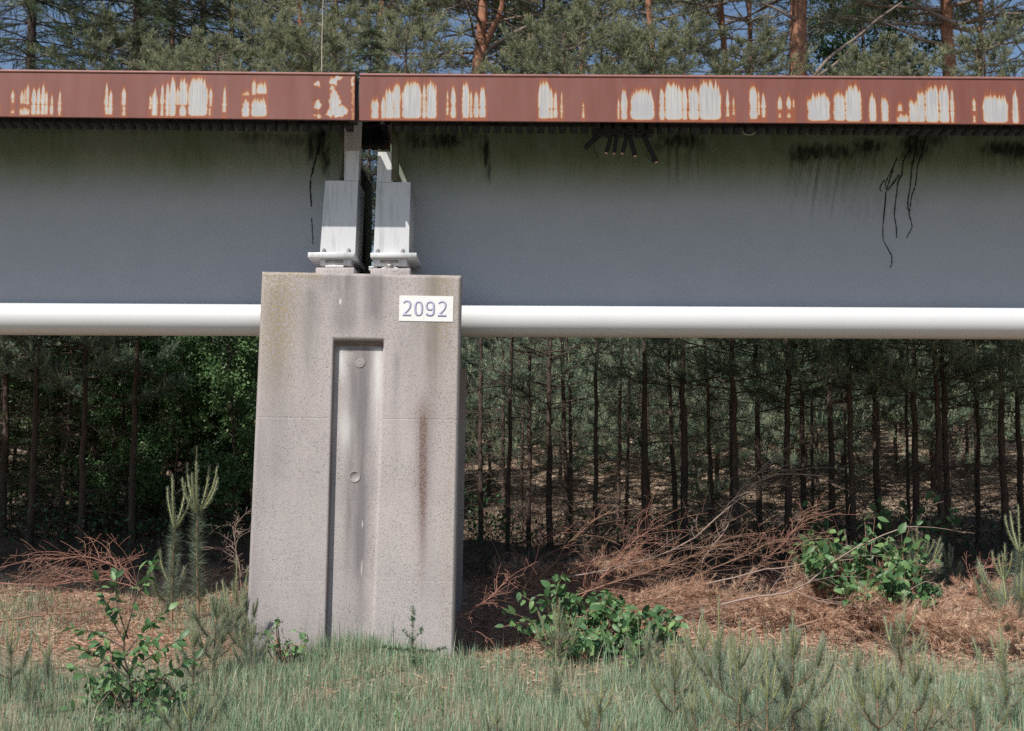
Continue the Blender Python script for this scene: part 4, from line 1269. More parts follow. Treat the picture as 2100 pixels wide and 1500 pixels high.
# tall trees above the girder
BP_ = [pine_meshes(200 + i, H, r0, l0, L, dz=.36, dead=4, ntw=15, npn=20, nl=.085, w=.0098, candles=3, bend=.2, barkm='bark_red', brm='bark_branch', dead_from=3.0, top_only=6.8, dead_len=1.5, shoot=.22)
       for i, (H, r0, l0, L) in enumerate(((11.0, .15, 5.6, 2.5), (11.5, .19, 6.2, 2.3), (9.7, .085, 5.0, 2.7)))]
SP_ = [spruce_meshes(300, 11.0, .13, 2.9, 3.2, 1.9), spruce_meshes(301, 11.5, .14, 3.0, 3.5, 1.9), spruce_meshes(302, 4.6, .05, 1.25, .35)]
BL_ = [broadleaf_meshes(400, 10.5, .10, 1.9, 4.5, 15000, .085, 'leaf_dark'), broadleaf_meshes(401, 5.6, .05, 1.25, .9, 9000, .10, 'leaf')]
TALL = [('tall_pine', 'tall forked pine with pale red trunk just right of the girder joint', BP_[0], 965, 18.6, .3, 1.0), ('tall_pine', 'tallest thick red barked pine over the right span beside open blue sky', BP_[1], 1643, 17.2, 2.1, 1.05),
        ('tall_pine', 'tall pine with shaded reddish trunk near the right margin', BP_[1], 1972, 18.6, 4.0, .95), ('tall_pine', 'dark stemmed pine right behind the forked pine', BP_[2], 1003, 21.5, 1.3, 1.0),
        ('tall_pine', 'full crowned pine between the forked pine and the thick red pine, nearer the forked one', BP_[2], 1190, 18.8, 5.0, 1.0), ('tall_pine', 'full crowned pine standing left of the thick red pine', BP_[2], 1335, 17.6, 2.6, 1.0),
        ('tall_pine', 'pine with several dark red limbs just left of the thick red pine', BP_[2], 1478, 19.8, 3.4, 1.05), ('tall_pine', 'pine with grey green crown above the girder joint', BP_[2], 790, 18.4, .9, 1.0),
        ('tall_pine', 'pine with brownish dense crown left of the girder joint', BP_[2], 590, 18.8, 4.4, .98), ('tall_pine', 'loose crowned pine behind the spruces over the left span', BP_[2], 470, 22.5, 1.9, 1.0),
        ('tall_pine', 'pine at the very right margin above the rail', BP_[2], 2130, 19.6, 3.0, 1.0), ('tall_spruce', 'spruce seen through the gap between the two bearing legs', SP_[1], 752, 16.4, 1.0, .62),
        ('tall_spruce', 'dark green spruce at the left margin above the rail', SP_[0], 40, 17.6, .4, 1.0), ('tall_spruce', 'bluish spruce over the left span, second from the left margin', SP_[1], 262, 18.2, 2.0, 1.0),
        ('tall_spruce', 'sparse spruce over the left span, third from the left margin', SP_[0], 400, 20.5, 3.6, 1.0),
        ('broadleaf_tree', 'dark green broadleaf tree between the forked pine and the next crown', BL_[0], 1120, 23.5, 1.0, 1.0), ('broadleaf_tree', 'dark green broadleaf tree right of the thick red pine under blue sky', BL_[0], 1800, 21.5, 2.2, .92),
        ('young_spruce', 'dark young spruce with foliage to the ground at the left margin under the span', SP_[2], 70, 15.9, 1.2, 1.0), ('young_spruce', 'dark young spruce with foliage to the ground, midway between left margin and pier', SP_[2], 215, 15.4, 2.6, .9), ('young_spruce', 'dark young spruce with foliage to the ground nearest the pier on the left', SP_[2], 500, 15.9, 4.0, .95),
        ('young_spruce', 'dark young spruce with foliage to the ground, closest to the left margin', SP_[2], 10, 14.9, .2, .85), ('young_spruce', 'dark small spruce with foliage to the ground, third from the left margin', SP_[2], 135, 14.8, 3.2, .7), ('young_spruce', 'dark small spruce under the leafy trees left of the pier', SP_[2], 360, 15.0, 5.2, .6),
        ('broadleaf_tree', 'small bright green leafy tree nearest the pier under the left span', BL_[1], 478, 14.3, 0.00, 0.50),
        ('broadleaf_tree', 'small bright green leafy tree right behind the tall sapling pair', BL_[1], 425, 14.9, 1.10, 0.52),
        ('broadleaf_tree', 'small bright green leafy tree just left of the tall sapling pair', BL_[1], 368, 14.4, 2.20, 0.45),
        ('broadleaf_tree', 'small bright green leafy tree fourth from the pier under the left span', BL_[1], 318, 15.1, 3.30, 0.53),
        ('broadleaf_tree', 'taller bright green leafy tree half hidden by the pier edge', BL_[1], 512, 15.3, 4.40, 0.56),
        ('broadleaf_tree', 'low bright green leafy tree midway under the left span', BL_[1], 262, 14.6, 5.50, 0.40),
        ('broadleaf_tree', 'small bright green leafy tree third from the left margin', BL_[1], 195, 15.0, 6.60, 0.46),
        ('broadleaf_tree', 'small bright green leafy tree second from the left margin', BL_[1], 118, 15.2, 7.70, 0.42),
        ('broadleaf_tree', 'small bright green leafy tree at the left margin under the span', BL_[1], 40, 15.4, 8.80, 0.44)]
for nm, lab, me, px, Y, rz, s in TALL:
    if Y > 16.5: Y, s = Y * 1.6, s * 1.6
    tr_ = tree(nm, lab, {'tall_pine': 'pine tree', 'tall_spruce': 'spruce', 'young_spruce': 'spruce', 'broadleaf_tree': 'tree'}[nm], me, tuple(GP(px, Y)), rz, {'tall_pine': 'tall pines above the girder', 'tall_spruce': 'spruces above the left span', 'young_spruce': 'young spruces under the left span', 'broadleaf_tree': 'broadleaf trees in the wood'}[nm], s)
    LIMBS = {965: [([(972, 190), (985, 120), (1005, 70), (1028, 20), (1032, -60)], .13), ([(985, 122), (1010, 95), (1060, 65), (1110, 42), (1160, 30)], .07), ([(958, 120), (900, 90), (850, 70)], .04)], 1643: [([(1660, 170), (1700, 120), (1760, 75), (1800, 40), (1850, 5)], .05), ([(1630, 40), (1595, 20), (1560, 5)], .05), ([(1672, 160), (1715, 130), (1760, 85)], .05)],
             1972: [([(1960, 50), (1900, 20), (1850, -10)], .06), ([(1985, 45), (2040, 30), (2095, 28)], .05)]}.get(px, []) if nm == 'tall_pine' else []
    for pl, rl in LIMBS:
        inv = Matrix.LocRotScale(tr_.location, tr_.rotation_euler, tr_.scale).inverted()
        w_ = bez([P(a, b, Y - .15) for a, b in pl], 14)
        q = np.array([inv @ Vector(v) for v in w_])
        gq = Geo(); gq.tubes(q, np.linspace(rl, rl * .4, 14) / s, 8); gq.build('limb', M['bark_red' if rl > .1 else 'bark_branch'], tr_, True)
for k, (px, Y, v, s) in enumerate(((340, 35, 2, 1.7), (690, 35, 2, 1.75), (1075, 35, 2, 1.7), (1545, 36, 2, 1.7), (2050, 35, 2, 1.7))):
    tree('tall_pine', ('dense grey green pine crown above the %s span, %s from the left margin' % ('left' if px < 730 else 'right', ORD[k])), 'pine tree', BP_[v], tuple(GP(px, Y)), k * 1.7, 'tall pines above the girder', s)
# shorter bushy pines whose sunlit tops show above the rail
MP_ = [pine_meshes(240 + i, H, .07, l0, L, dz=.30, dead=4, ntw=13, npn=22, nl=.075, w=.0085, candles=5, bend=.1, brm='bark_branch', dead_from=2.2, dead_len=.9, shoot=.2) for i, (H, l0, L) in enumerate(((7.6, 3.6, 1.75), (8.2, 4.2, 1.9)))]
TOPS = ((190, 22.5, 45), (330, 21.5, 92), (450, 20.6, 80), (545, 22.0, 10), (625, 20.2, 50), (715, 21.6, 0), (815, 20.4, 25), (1065, 22.0, 100), (1175, 20.4, 30), (1240, 22.0, -10), (1335, 20.2, 60), (1420, 21.5, 30), (1535, 22.0, 75), (1750, 21.8, 122), (1850, 20.4, 90), (2040, 20.8, 60))
for k, (px, Y, ty) in enumerate(TOPS):
    Y *= 1.24; b = GP(px, Y); s = (P(px, ty, Y)[2] - b[2]) / (7.6, 8.2)[k % 2]
    lab = 'bushy pine whose pale tipped top shows just above the rail, %s from the %s' % ((ORD[k], 'left margin') if k < 7 else (ORD[len(TOPS) - 1 - k], 'right margin'))
    tree('bushy_pine', lab, 'pine tree', MP_[k % 2], tuple(b), k * 2.1, 'bushy pines with tops above the rail', s)
# a distant belt of the wood that reads as one mass
rb = np.random.default_rng(31)
far = Geo()
for k in range(90):
    x = rb.uniform(-32, 32); y = rb.uniform(36, 48)
    h = rb.uniform(7, 11.5); zb = float(ground_z(x, y))
    far.tubes(np.array([(x, y, zb), (x, y, zb + h * .5), (x, y, zb + h)]), np.array([.12, .09, .02]), 5, .1)
    m = 500
    zz = rb.uniform(.3, h, m); rad = 1.9 * np.sqrt(np.clip(1 - zz / (h + .4), 0, 1)) + .2
    a = rb.random(m) * 6.28; q = rb.uniform(.2, 1, m) * rad
    pos = np.stack((x + q * np.cos(a), y + q * np.sin(a), zb + zz), 1)
    far.needles(pos, unit(rb.normal(size=(m, 3)) + np.array((0, 0, .6))), .4, 7, .22, .035, 1.0, rb, .35 + .2 * rb.normal(size=m))
tag(far.build('far_woods', M['needle']), 'distant belt of pines closing the view through the trunks', 'wood', None, 'stuff')
# thin pale stem standing up behind the left span
q = bez([P(661, 400, 16.0), P(660, 140, 16.0), P(661, 60, 16.0), P(664, -40, 16.0)], 14)
b0 = GP(661, 16.0)
o = thing('bare_stem', 'thin straight pale bare stem rising above the left span', 'tree', tuple(b0), 0)
q = np.vstack((b0, q)) - b0
gq = Geo(); gq.tubes(q, np.linspace(.011, .005, len(q)), 5); gq.build('trunk', M['bark_pale'], o)
gq = Geo()
for k in range(26):
    z = rs.uniform(.45, 1) * q[-1][2]; p = np.array([np.interp(z, q[:, 2], q[:, i]) for i in range(3)])
    d = unit(np.array((rs.normal(), rs.normal(), .5))) * rs.uniform(.04, .16)
    gq.tubes(np.array([p, p + d * .5, p + d]), np.array([.004, .003, .002]), 3)
gq.build('twigs', M['bark_pale'], o)
# ------------------------------------------------------------------ pine saplings of the clearing
def sapling(seed, H, n_top, n_side, shoot_L, lean=(0, 0)):
    """prototype: list of (name, mesh) parts"""
    r = np.random.default_rng(seed)
    parts = []
    stem_h = H - shoot_L
    K = 8
    zz = np.linspace(0, stem_h, K)
    wob = .03 * H
    st = np.stack((lean[0] * zz / H + wob * np.sin(zz / H * 4 + r.random() * 6) * zz / H, lean[1] * zz / H + wob * np.sin(zz / H * 3 + r.random() * 6) * zz / H, zz - .06), 1)
    gs = Geo(); gs.tubes(st, np.linspace(.010, .006, K) * (.6 + .5 * H), 7)
    shoots, old0, oldd, oldl = [], [], [], []
    def whorl(base, axis, n, L, spread):
        for k in range(n):
            az = k * 6.28 / max(1, n - 1) + r.normal() * .3
            if k == 0: out = r.normal(size=3) * .05; l = L * (1.12 if H < 1 else .95)
            else:
                out = np.array((math.cos(az), math.sin(az), 0)) * spread * r.uniform(.6, 1.2); l = L * r.uniform(.5, .95)
            s = np.linspace(0, 1, 7)
            # leaves the stem outwards, then bends upright
            pts = base + s[:, None] * l * axis + (out[None] * l * (s - .45 * s * s)[:, None])
            g_ = Geo()
            g_.tubes(pts, np.linspace(.0052, .0032, 7) * (.7 + .4 * H), 5)
            g2 = Geo()
            sg = 6
            for i in range(sg):
                g2.needles(pts[i][None], (pts[i + 1] - pts[i])[None], np.linalg.norm(pts[i + 1] - pts[i]), 62 if H > 1 else (40 if n_side == 5 else 28), (.030 if H > 1 else .036) + .010 * (1 - i / sg), .0030 if H > 1 else .0021, .80 - .05 * i, r, .35 + .07 * i, .1)
            shoots.append((g_, g2))
    top = st[-1]
    whorl(top, unit(np.array((lean[0] * .5, lean[1] * .5, 1.))), n_top, shoot_L, .62 if H < 1 else .85)
    # older years: side branches with their own bundles
    wood = Geo()
    levels = [stem_h * f for f in ((.55,) if H < .7 else (.40, .68))]
    sides = []
    for z in levels:
        a0 = r.random() * 6.28
        for k in range(n_side):
            az = a0 + k * 6.28 / n_side + r.normal() * .2
            out = np.array((math.cos(az), math.sin(az), 0))
            Lb = .30 * H * r.uniform(.6, 1.1) * (1.15 - .4 * z / stem_h)
            b = np.array([np.interp(z, zz, st[:, i]) for i in range(3)])
            s = np.linspace(0, 1, 5)
            pts = b + s[:, None] * out * Lb * .85 + np.stack((0 * s, 0 * s, Lb * (.25 * s + .45 * s * s)), 1)
            wood.tubes(pts, np.linspace(.006, .0035, 5) * (.6 + .5 * H), 5)
            for i in range(1, 4):
                old0.append(pts[i]); oldd.append(pts[i + 1] - pts[i]); oldl.append(np.linalg.norm(pts[i + 1] - pts[i]))
            whorl(pts[-1], unit(out * .35 + np.array((0, 0, 1.))), int(r.integers(2, 4)), shoot_L * .6, .5)
    for i in range(2, K - 1):
        for _ in range(2 if H < 1 else 4):
            old0.append(st[i]); oldd.append(st[i + 1] - st[i]); oldl.append(np.linalg.norm(st[i + 1] - st[i]))
    go = Geo(); go.needles(np.array(old0), np.array(oldd), np.array(oldl), 62 if H > 1 else (60 if n_side == 5 else 36), .095, .0034 if H > 1 else .0020, 1.2, r, .45 + .15 * r.normal(size=len(old0)), .1)
    parts.append(('stem', gs.mesh('stem', M['sap_stem'], True, False), []))
    if wood.n: parts.append(('side_branches', wood.mesh('side_branches', M['sap_stem'], True, False), []))
    parts.append(('old_needles', go.mesh('old_needles', M['needle_old']), []))
    for g_, g2 in shoots:
        parts.append(('shoot', g_.mesh('shoot', M['cand_stem'], False, False), [('needles', g2.mesh('needles', M['candle']))]))
    return parts

SAP = {'tall': sapling(1, 1.35, 9, 0, .50), 'tall2': sapling(2, 1.25, 5, 0, .42), 'bushy': sapling(3, .80, 8, 5, .24), 'mid': sapling(4, .70, 6, 4, .24), 'mid2': sapling(5, .62, 5, 3, .24, (.06, 0)), 'slim': sapling(6, .60, 4, 2, .26),
       'small': sapling(7, .42, 4, 2, .19), 'small2': sapling(8, .36, 5, 3, .15), 'lean': sapling(9, .75, 6, 3, .26, (-.22, .05))}
NAT = {'tall': 1.25, 'tall2': 1.15, 'bushy': .8, 'mid': .7, 'mid2': .62, 'slim': .6, 'small': .42, 'small2': .36, 'lean': .75}
def put_sapling(px, py, top, v, label, rz=None):
    p = G(px, py)
    h = P(px, top, p[1])[2] - p[2]
    s = h / NAT[v]
    o = thing('pine_sapling', label, 'sapling', tuple(p), R.random() * 6.28 if rz is None else rz, 'pine saplings in the clearing')
    o.scale = (s, s, s)
    for nm, me, subs in SAP[v]:
        c = link(nm, me, o)
        for sn, sm in subs: link(sn, sm, c)
    return o
SL = [(406, 1285, 925, 'tall', 'tallest pine sapling left of the pier with a crown of long upright shoots'),
      (352, 1288, 985, 'tall2', 'slimmer tall pine sapling pressed against the tallest one on its left'),
      (345, 1262, 1105, 'small', 'small pine sapling with few shoots left of the two tall saplings'),
      (440, 1395, 1190, 'bushy', 'wide bushy pine sapling in front of the pier\'s left edge'), (395, 1420, 1270, 'bushy', 'lower bushy pine sapling between the leafy sapling and the pier'), (515, 1400, 1260, 'bushy', 'lowest bushy pine sapling before the pier\'s left edge, among the grass'),
      (500, 1370, 1185, 'bushy', 'bushy pine sapling touching the pier\'s left edge, casting shadows on the concrete'),
      (480, 1322, 1140, 'slim', 'single slim pine sapling standing between the tall pair and the pier'), (590, 1350, 1255, 'small', 'little pine sapling against the pier face below its left joint'),
      (18, 1432, 1245, 'slim', 'slim pine sapling at the left margin of the clearing'), (98, 1418, 1285, 'slim', 'slim pine sapling on the reddish litter, second from the left margin'),
      (60, 1470, 1330, 'small', 'low pine sapling below the first two at the left margin'), (392, 1600, 1390, 'mid', 'blurred near pine sapling at the bottom edge right of the leafy sapling'), (345, 1580, 1440, 'mid2', 'short near pine sapling at the foot of the leafy sapling'),
      (1143, 1372, 1222, 'mid', 'pine sapling with pale shoots standing in front of the leafy mound'), (1140, 1452, 1315, 'slim', 'slim pine sapling just below the one before the leafy mound'),
      (1214, 1590, 1352, 'mid2', 'near pine sapling with a tall yellow leader at the bottom middle'), (1020, 1560, 1405, 'slim', 'faint near pine sapling right of the pier foot at the bottom edge'),
      (1330, 1385, 1268, 'small2', 'small pine sapling at the right end of the leafy mound'), (1382, 1500, 1290, 'mid', 'straight pine sapling with a long bare stem right of the leafy mound'),
      (1450, 1420, 1240, 'mid2', 'pine sapling among the tufts right of the mound, first of the cluster'), (1478, 1440, 1222, 'slim', 'slimmer pine sapling in the cluster right of the mound'), (1515, 1540, 1262, 'mid', 'tall thin pine sapling in the lower right, left of the stoutest one'),
      (1628, 1520, 1246, 'bushy', 'stoutest blue green pine sapling in the lower right'), (1572, 1560, 1300, 'slim', 'pine sapling half hidden left of the stoutest one'), (1690, 1570, 1400, 'small2', 'low pine sapling right of the stoutest one with a bent stem'),
      (1806, 1600, 1312, 'mid', 'pine sapling with a deep fork near the bottom right'), (1842, 1402, 1212, 'mid2', 'pine sapling standing before the dead branches, middle right'), (1880, 1560, 1292, 'mid', 'open pine sapling with spread shoots, lower right'),
      (1760, 1420, 1310, 'small', 'small pine sapling at the edge of the reddish litter, lower right'), (1950, 1500, 1350, 'slim', 'slim pine sapling between the open one and the right margin'), (2000, 1580, 1350, 'mid2', 'near pine sapling with a bare lower stem, lower right corner'),
      (2075, 1500, 1270, 'lean', 'leaning pine sapling in the lower right corner'), (2068, 1345, 1140, 'lean', 'leaning pine sapling below the tall one at the right margin'), (2092, 1318, 1045, 'tall2', 'tallest pine sapling at the right margin against the dark wood'),
      (2058, 1300, 1110, 'mid', 'shorter pine sapling left of the tallest one at the right margin'), (1880, 1238, 1060, 'mid', 'pine sapling rising out of the large leafy shrub'), (1948, 1215, 1108, 'small', 'small pine sapling right of the large leafy shrub'),
      (1918, 1210, 1130, 'small2', 'smallest pine sapling right of the large leafy shrub'), (2010, 1330, 1225, 'slim', 'slim leaning pine sapling on the orange litter near the right margin'), (1450, 1560, 1390, 'lean', 'leaning near pine sapling at the bottom edge, middle right'),
      (270, 1560, 1440, 'small2', 'low near pine sapling inside the leaves of the leafy sapling')]
for a in SL: put_sapling(*a)

# ------------------------------------------------------------------ leafy plants, every leaf a part
def leaf_mesh(k, mat):
    r = np.random.default_rng(k)
    v, f = leaf_geo(1, r.uniform(.42, .60), r.uniform(.05, .35), r.uniform(.05, .4))
    g_ = Geo(); g_.add(v, f, r.uniform(.2, .9)); return g_.mesh('leaf', M[mat], True)
LM = [leaf_mesh(k, 'leaf') for k in range(6)]
def put_leaf(parent, p, d, size, r, meshes=LM, up=(0, -.35, 1)):
    d = unit(d)
    n = unit(np.array(up) + .55 * r.normal(size=3)); n = unit(n - d * np.dot(n, d)); s = np.cross(d, n)
    o = link('leaf', meshes[int(r.integers(0, len(meshes)))], parent)
    mt = Matrix(((s[0], d[0], n[0], p[0]), (s[1], d[1], n[1], p[1]), (s[2], d[2], n[2], p[2]), (0, 0, 0, 1)))
    o.matrix_basis = mt @ Matrix.Diagonal((size, size, size, 1))
    return o
def leafy(name, label, cat, base, stems, leaf_size, seed, n_per=9, group=None, stemmat='twig_dark', droop=.25):
    """stems: list of world polylines (px, py, Y), with a main stem first; leaves alternate along them"""
    r = np.random.default_rng(seed)
    o = thing(name, label, cat, tuple(base), 0, group)
    for i, pts in enumerate(stems):
        q = bez([P(*p) for p in pts], 10) - base
        gq = Geo(); gq.tubes(q, np.linspace(.007, .0022, 10) * (1.3 if i == 0 else .8), 5)
        gq.build('stem' if i == 0 else 'branch', M[stemmat], o)
        n = n_per if i else max(4, n_per // 2)
        for k in range(n):
            f = .3 + .7 * (k + .5 * r.random()) / n
            p = np.array([np.interp(f * 9, range(10), q[:, c]) for c in range(3)])
            t_ = unit(q[min(9, int(f * 9) + 1)] - q[min(8, int(f * 9))])
            d = t_ * .55 + unit(r.normal(size=3)) * .8 + np.array((0, -.15, -droop + .2 * r.random()))
            put_leaf(o, p, d, leaf_size * r.uniform(.65, 1.2), r)
        put_leaf(o, q[-1], unit(q[-1] - q[-2]) + .2 * r.normal(size=3), leaf_size, r)
    return o
b = G(272, 1475)
Yb = b[1]
leafy('leafy_sapling', 'leafy broadleaf sapling with glossy green leaves in the left foreground', 'shrub', b,
      [[(272, 1475, Yb), (265, 1390, Yb), (252, 1330, Yb), (272, 1250, Yb), (285, 1170, Yb)], [(256, 1320, Yb), (225, 1260, Yb), (200, 1190, Yb - .05)], [(262, 1310, Yb), (240, 1240, Yb), (235, 1180, Yb + .1)], [(272, 1240, Yb), (300, 1190, Yb), (315, 1150, Yb)],
       [(262, 1390, Yb), (210, 1350, Yb - .05), (160, 1330, Yb - .1)], [(265, 1400, Yb), (330, 1390, Yb - .1), (400, 1350, Yb - .05)], [(262, 1380, Yb), (320, 1340, Yb), (370, 1310, Yb)], [(258, 1340, Yb), (300, 1290, Yb), (345, 1250, Yb)],
       [(266, 1420, Yb), (200, 1400, Yb - .1), (150, 1370, Yb)], [(268, 1440, Yb), (330, 1430, Yb - .1), (385, 1410, Yb)], [(270, 1450, Yb), (210, 1450, Yb - .2), (140, 1455, Yb - .1)], [(256, 1330, Yb), (200, 1300, Yb), (150, 1290, Yb)],
       [(270, 1460, Yb), (320, 1470, Yb - .2), (360, 1480, Yb - .2)], [(270, 1460, Yb), (230, 1480, Yb - .25), (190, 1490, Yb - .3)], [(272, 1470, Yb), (290, 1490, Yb - .3), (300, 1500, Yb - .3)], [(264, 1390, Yb), (280, 1350, Yb - .2), (295, 1320, Yb - .25)], [(266, 1420, Yb), (240, 1400, Yb - .2), (215, 1390, Yb - .3)], [(270, 1450, Yb), (300, 1440, Yb - .2), (330, 1450, Yb - .35)], [(262, 1380, Yb), (230, 1340, Yb - .15), (205, 1320, Yb - .25)], [(270, 1460, Yb), (250, 1470, Yb - .3), (160, 1490, Yb - .3)], [(270, 1460, Yb), (340, 1490, Yb - .3), (400, 1500, Yb - .2)], [(258, 1345, Yb), (290, 1330, Yb - .1), (320, 1310, Yb - .2)]], .078, 1, 13, None, 'twig_dark')
def mound(name, label, cx, cy, w, h, Y, n_st, size, seed, n_per, group=None, meshes=None):
    r = np.random.default_rng(seed)
    base = GP(cx, Y)
    o = thing(name, label, cat_ := 'shrub', tuple(base), 0, group)
    leaves = 0
    for i in range(n_st):
        tx = cx + w * r.uniform(-1, 1); u_ = (tx - cx) / w
        ty = cy - h * math.sqrt(max(0.05, 1 - u_ * u_)) * r.uniform(.2, 1.0)
        Ye = Y + r.uniform(-.45, .30)
        e = P(tx, ty, Ye)
        s0 = base + np.array(((e[0] - base[0]) * .35 * r.uniform(.3, 1.2), r.uniform(-.1, .1), 0)); s0[2] = ground_z(s0[0], s0[1])
        mid = (s0 + e) / 2 + np.array((0, 0, .10)) + r.normal(size=3) * .04
        q = bez([s0, mid, e], 9) - base
        gq = Geo(); gq.tubes(q, np.linspace(.006, .002, 9), 4); gq.build('stem', M['twig_red' if i % 3 else 'twig_dark'], o)
        for k in range(n_per):
            f = .35 + .65 * (k + r.random()) / n_per
            p = np.array([np.interp(f * 8, range(9), q[:, c]) for c in range(3)])
            d = unit(q[-1] - q[-3]) * .5 + unit(r.normal(size=3)) * .9 + np.array((0, -.35, -.25))
            put_leaf(o, p + r.normal(size=3) * .02, d, size * r.uniform(.6, 1.2), r, meshes or LM, (0, -.7, .8))
            leaves += 1
    return o
mound('leafy_shrub', 'low leafy shrub with dark glossy leaves right of the pier', 1140, 1345, 120, 175, 9.95, 32, .088, 2, 9)
mound('leafy_shrub', 'broad low leafy shrub under the bare twigs, joined to the one by the pier', 1315, 1365, 115, 130, 9.8, 32, .095, 3, 9)
mound('leafy_shrub', 'low leafy shrub between the two right of the pier, under reddish twigs', 1215, 1325, 110, 130, 10.2, 33, .09, 12, 9)
mound('leafy_shrub', 'leafy shrub tips pressing out of the low shrubs towards the grass', 1235, 1385, 130, 90, 9.5, 30, .085, 13, 9)
mound('leafy_shrub', 'leafy left shoulder of the large shrub at the wood edge on the right', 1700, 1165, 80, 100, 10.9, 30, .09, 14, 9)
mound('leafy_shrub', 'lowest leafy fringe of the large shrub, reaching over the orange needles', 1790, 1255, 110, 95, 10.3, 30, .09, 15, 9)
mound('leafy_plant', 'low leafy shoots round the foot of the leafy sapling', 285, 1480, 120, 110, 7.75, 26, .062, 16, 8)
mound('leafy_shrub', 'large bright leafy shrub at the wood edge on the right', 1765, 1205, 135, 150, 10.75, 33, .10, 4, 9)
mound('leafy_shrub', 'leafy shrub with long oval leaves overlapping the large one on its right', 1845, 1235, 85, 190, 10.55, 24, .10, 5, 9)
mound('leafy_shrub', 'dim shaded leafy shrub behind the large one under the pines', 1880, 1090, 95, 110, 12.9, 13, .11, 6, 7)
mound('leafy_shrub', 'dim shaded little shrub left of the large one under the pines', 1655, 1090, 45, 75, 12.9, 7, .10, 7, 6)
mound('leafy_plant', 'small leafy plant against the foot of the pier on the left', 585, 1362, 52, 95, 9.32, 13, .055, 8, 7)

# larch seedling in front of the pier
pb = G(850, 1385)
o = thing('larch_seedling', 'small bright green larch seedling with two level arms before the pier', 'seedling', tuple(pb), 0)
r = np.random.default_rng(77)
Yl = pb[1]
def larch(pts, name, rad, dens, nl):
    q = bez([P(x, y, Yl + dy) for x, y, dy in pts], 12) - pb
    gq = Geo(); gq.tubes(q, np.linspace(rad, rad * .4, 12), 5)
    c = gq.build(name, M['sap_stem'], o)
    tt = r.uniform(.1, 1, dens); p = np.stack([np.interp(tt * 11, range(12), q[:, k]) for k in range(3)], 1)
    g2 = Geo(); g2.needles(p, unit(r.normal(size=(dens, 3)) * .7 + np.array((0, 0, .5))), .014, 16, nl, .0026, .95, r, .4 + .2 * r.normal(size=dens))
    g2.build('needles', M['larch'], c)
larch([(852, 1385, 0), (848, 1340, 0), (846, 1290, 0), (848, 1245, 0)], 'stem', .004, 70, .030)
larch([(850, 1335, 0), (820, 1332, -.05), (778, 1327, -.1)], 'branch', .003, 40, .026)
larch([(852, 1338, 0), (885, 1336, -.04), (915, 1330, -.08)], 'branch', .003, 36, .026)
larch([(848, 1315, 0), (836, 1304, -.03), (826, 1292, -.05)], 'branch', .002, 12, .03); larch([(848, 1315, 0), (860, 1300, -.03), (868, 1283, -.05)], 'branch', .002, 13, .03)
larch([(850, 1350, 0), (858, 1352, -.15), (866, 1360, -.25)], 'branch', .002, 14, .03)

# ------------------------------------------------------------------ fallen and dead branches
def fallen(label, pts, r0, n_tw, seed, mat='twig', up=.5, tl=.45, group='dead branches heaped by the wood', sub=5, arch=.45, side=1.0, cat='branch', name='fallen_branch'):
    """pts: (px, py, Y) along the limb from its thick end"""
    r = np.random.default_rng(seed)
    W_ = np.array([P(*p) for p in pts])
    base = W_[0].copy()
    o = thing(name, label, cat, tuple(base), 0, group)
    K = 12
    q = bez(W_, K) - base
    L = np.linalg.norm(np.diff(q, axis=0), axis=1).sum()
    q[1:] += r.normal(size=(K - 1, 3)) * .006
    gq = Geo(); gq.tubes(q, np.linspace(r0, r0 * .3 + .0012, K), 7)
    gq.build('limb', M[mat], o, True)
    for k in range(int(n_tw * 1.7)):
        f = .12 + .88 * (k + r.random()) / int(n_tw * 1.7)
        p = np.array([np.interp(f * (K - 1), range(K), q[:, c]) for c in range(3)])
        t_ = unit(q[min(K - 1, int(f * (K - 1)) + 1)] - q[max(0, min(K - 2, int(f * (K - 1))))])
        d = unit(t_ * .7 + np.array((r.normal() * .7 * side, r.normal() * .45, up + .35 * r.normal())))
        l = tl * r.uniform(.5, 1.45) * (1.1 - .4 * f)
        arch_ = arch * r.uniform(.4, 2.4)
        s = np.linspace(0, 1, 7)
        bendv = unit(np.array((t_[0] * 1.2 + .8 * r.normal(), r.normal() * .4, -.75 + .35 * r.normal())))
        c_ = p + s[:, None] * d * l + bendv * arch_ * l * (s ** 2)[:, None] + r.normal(size=(7, 3)) * .012 * l * s[:, None]
        g2 = Geo()
        rr_ = max(.0022, r0 * .32 * (1.1 - .6 * f))
        g2.tubes(c_, np.linspace(rr_, .0014, 7), 5)
        for _ in range(sub):
            j = r.uniform(.25, .95)
            b = np.array([np.interp(j * 6, range(7), c_[:, i]) for i in range(3)])
            dd = unit(d * .8 + .75 * r.normal(size=3) + np.array((0, 0, .15))); ll = l * r.uniform(.15, .5)
            s4 = np.linspace(0, 1, 4)
            g2.tubes(b + s4[:, None] * dd * ll + np.array((0, 0, -.18)) * ll * (s4 ** 2)[:, None], np.array([rr_ * .55, rr_ * .45, .0016, .0012]), 4)
        g2.build('twig', M[mat], o)
    return o
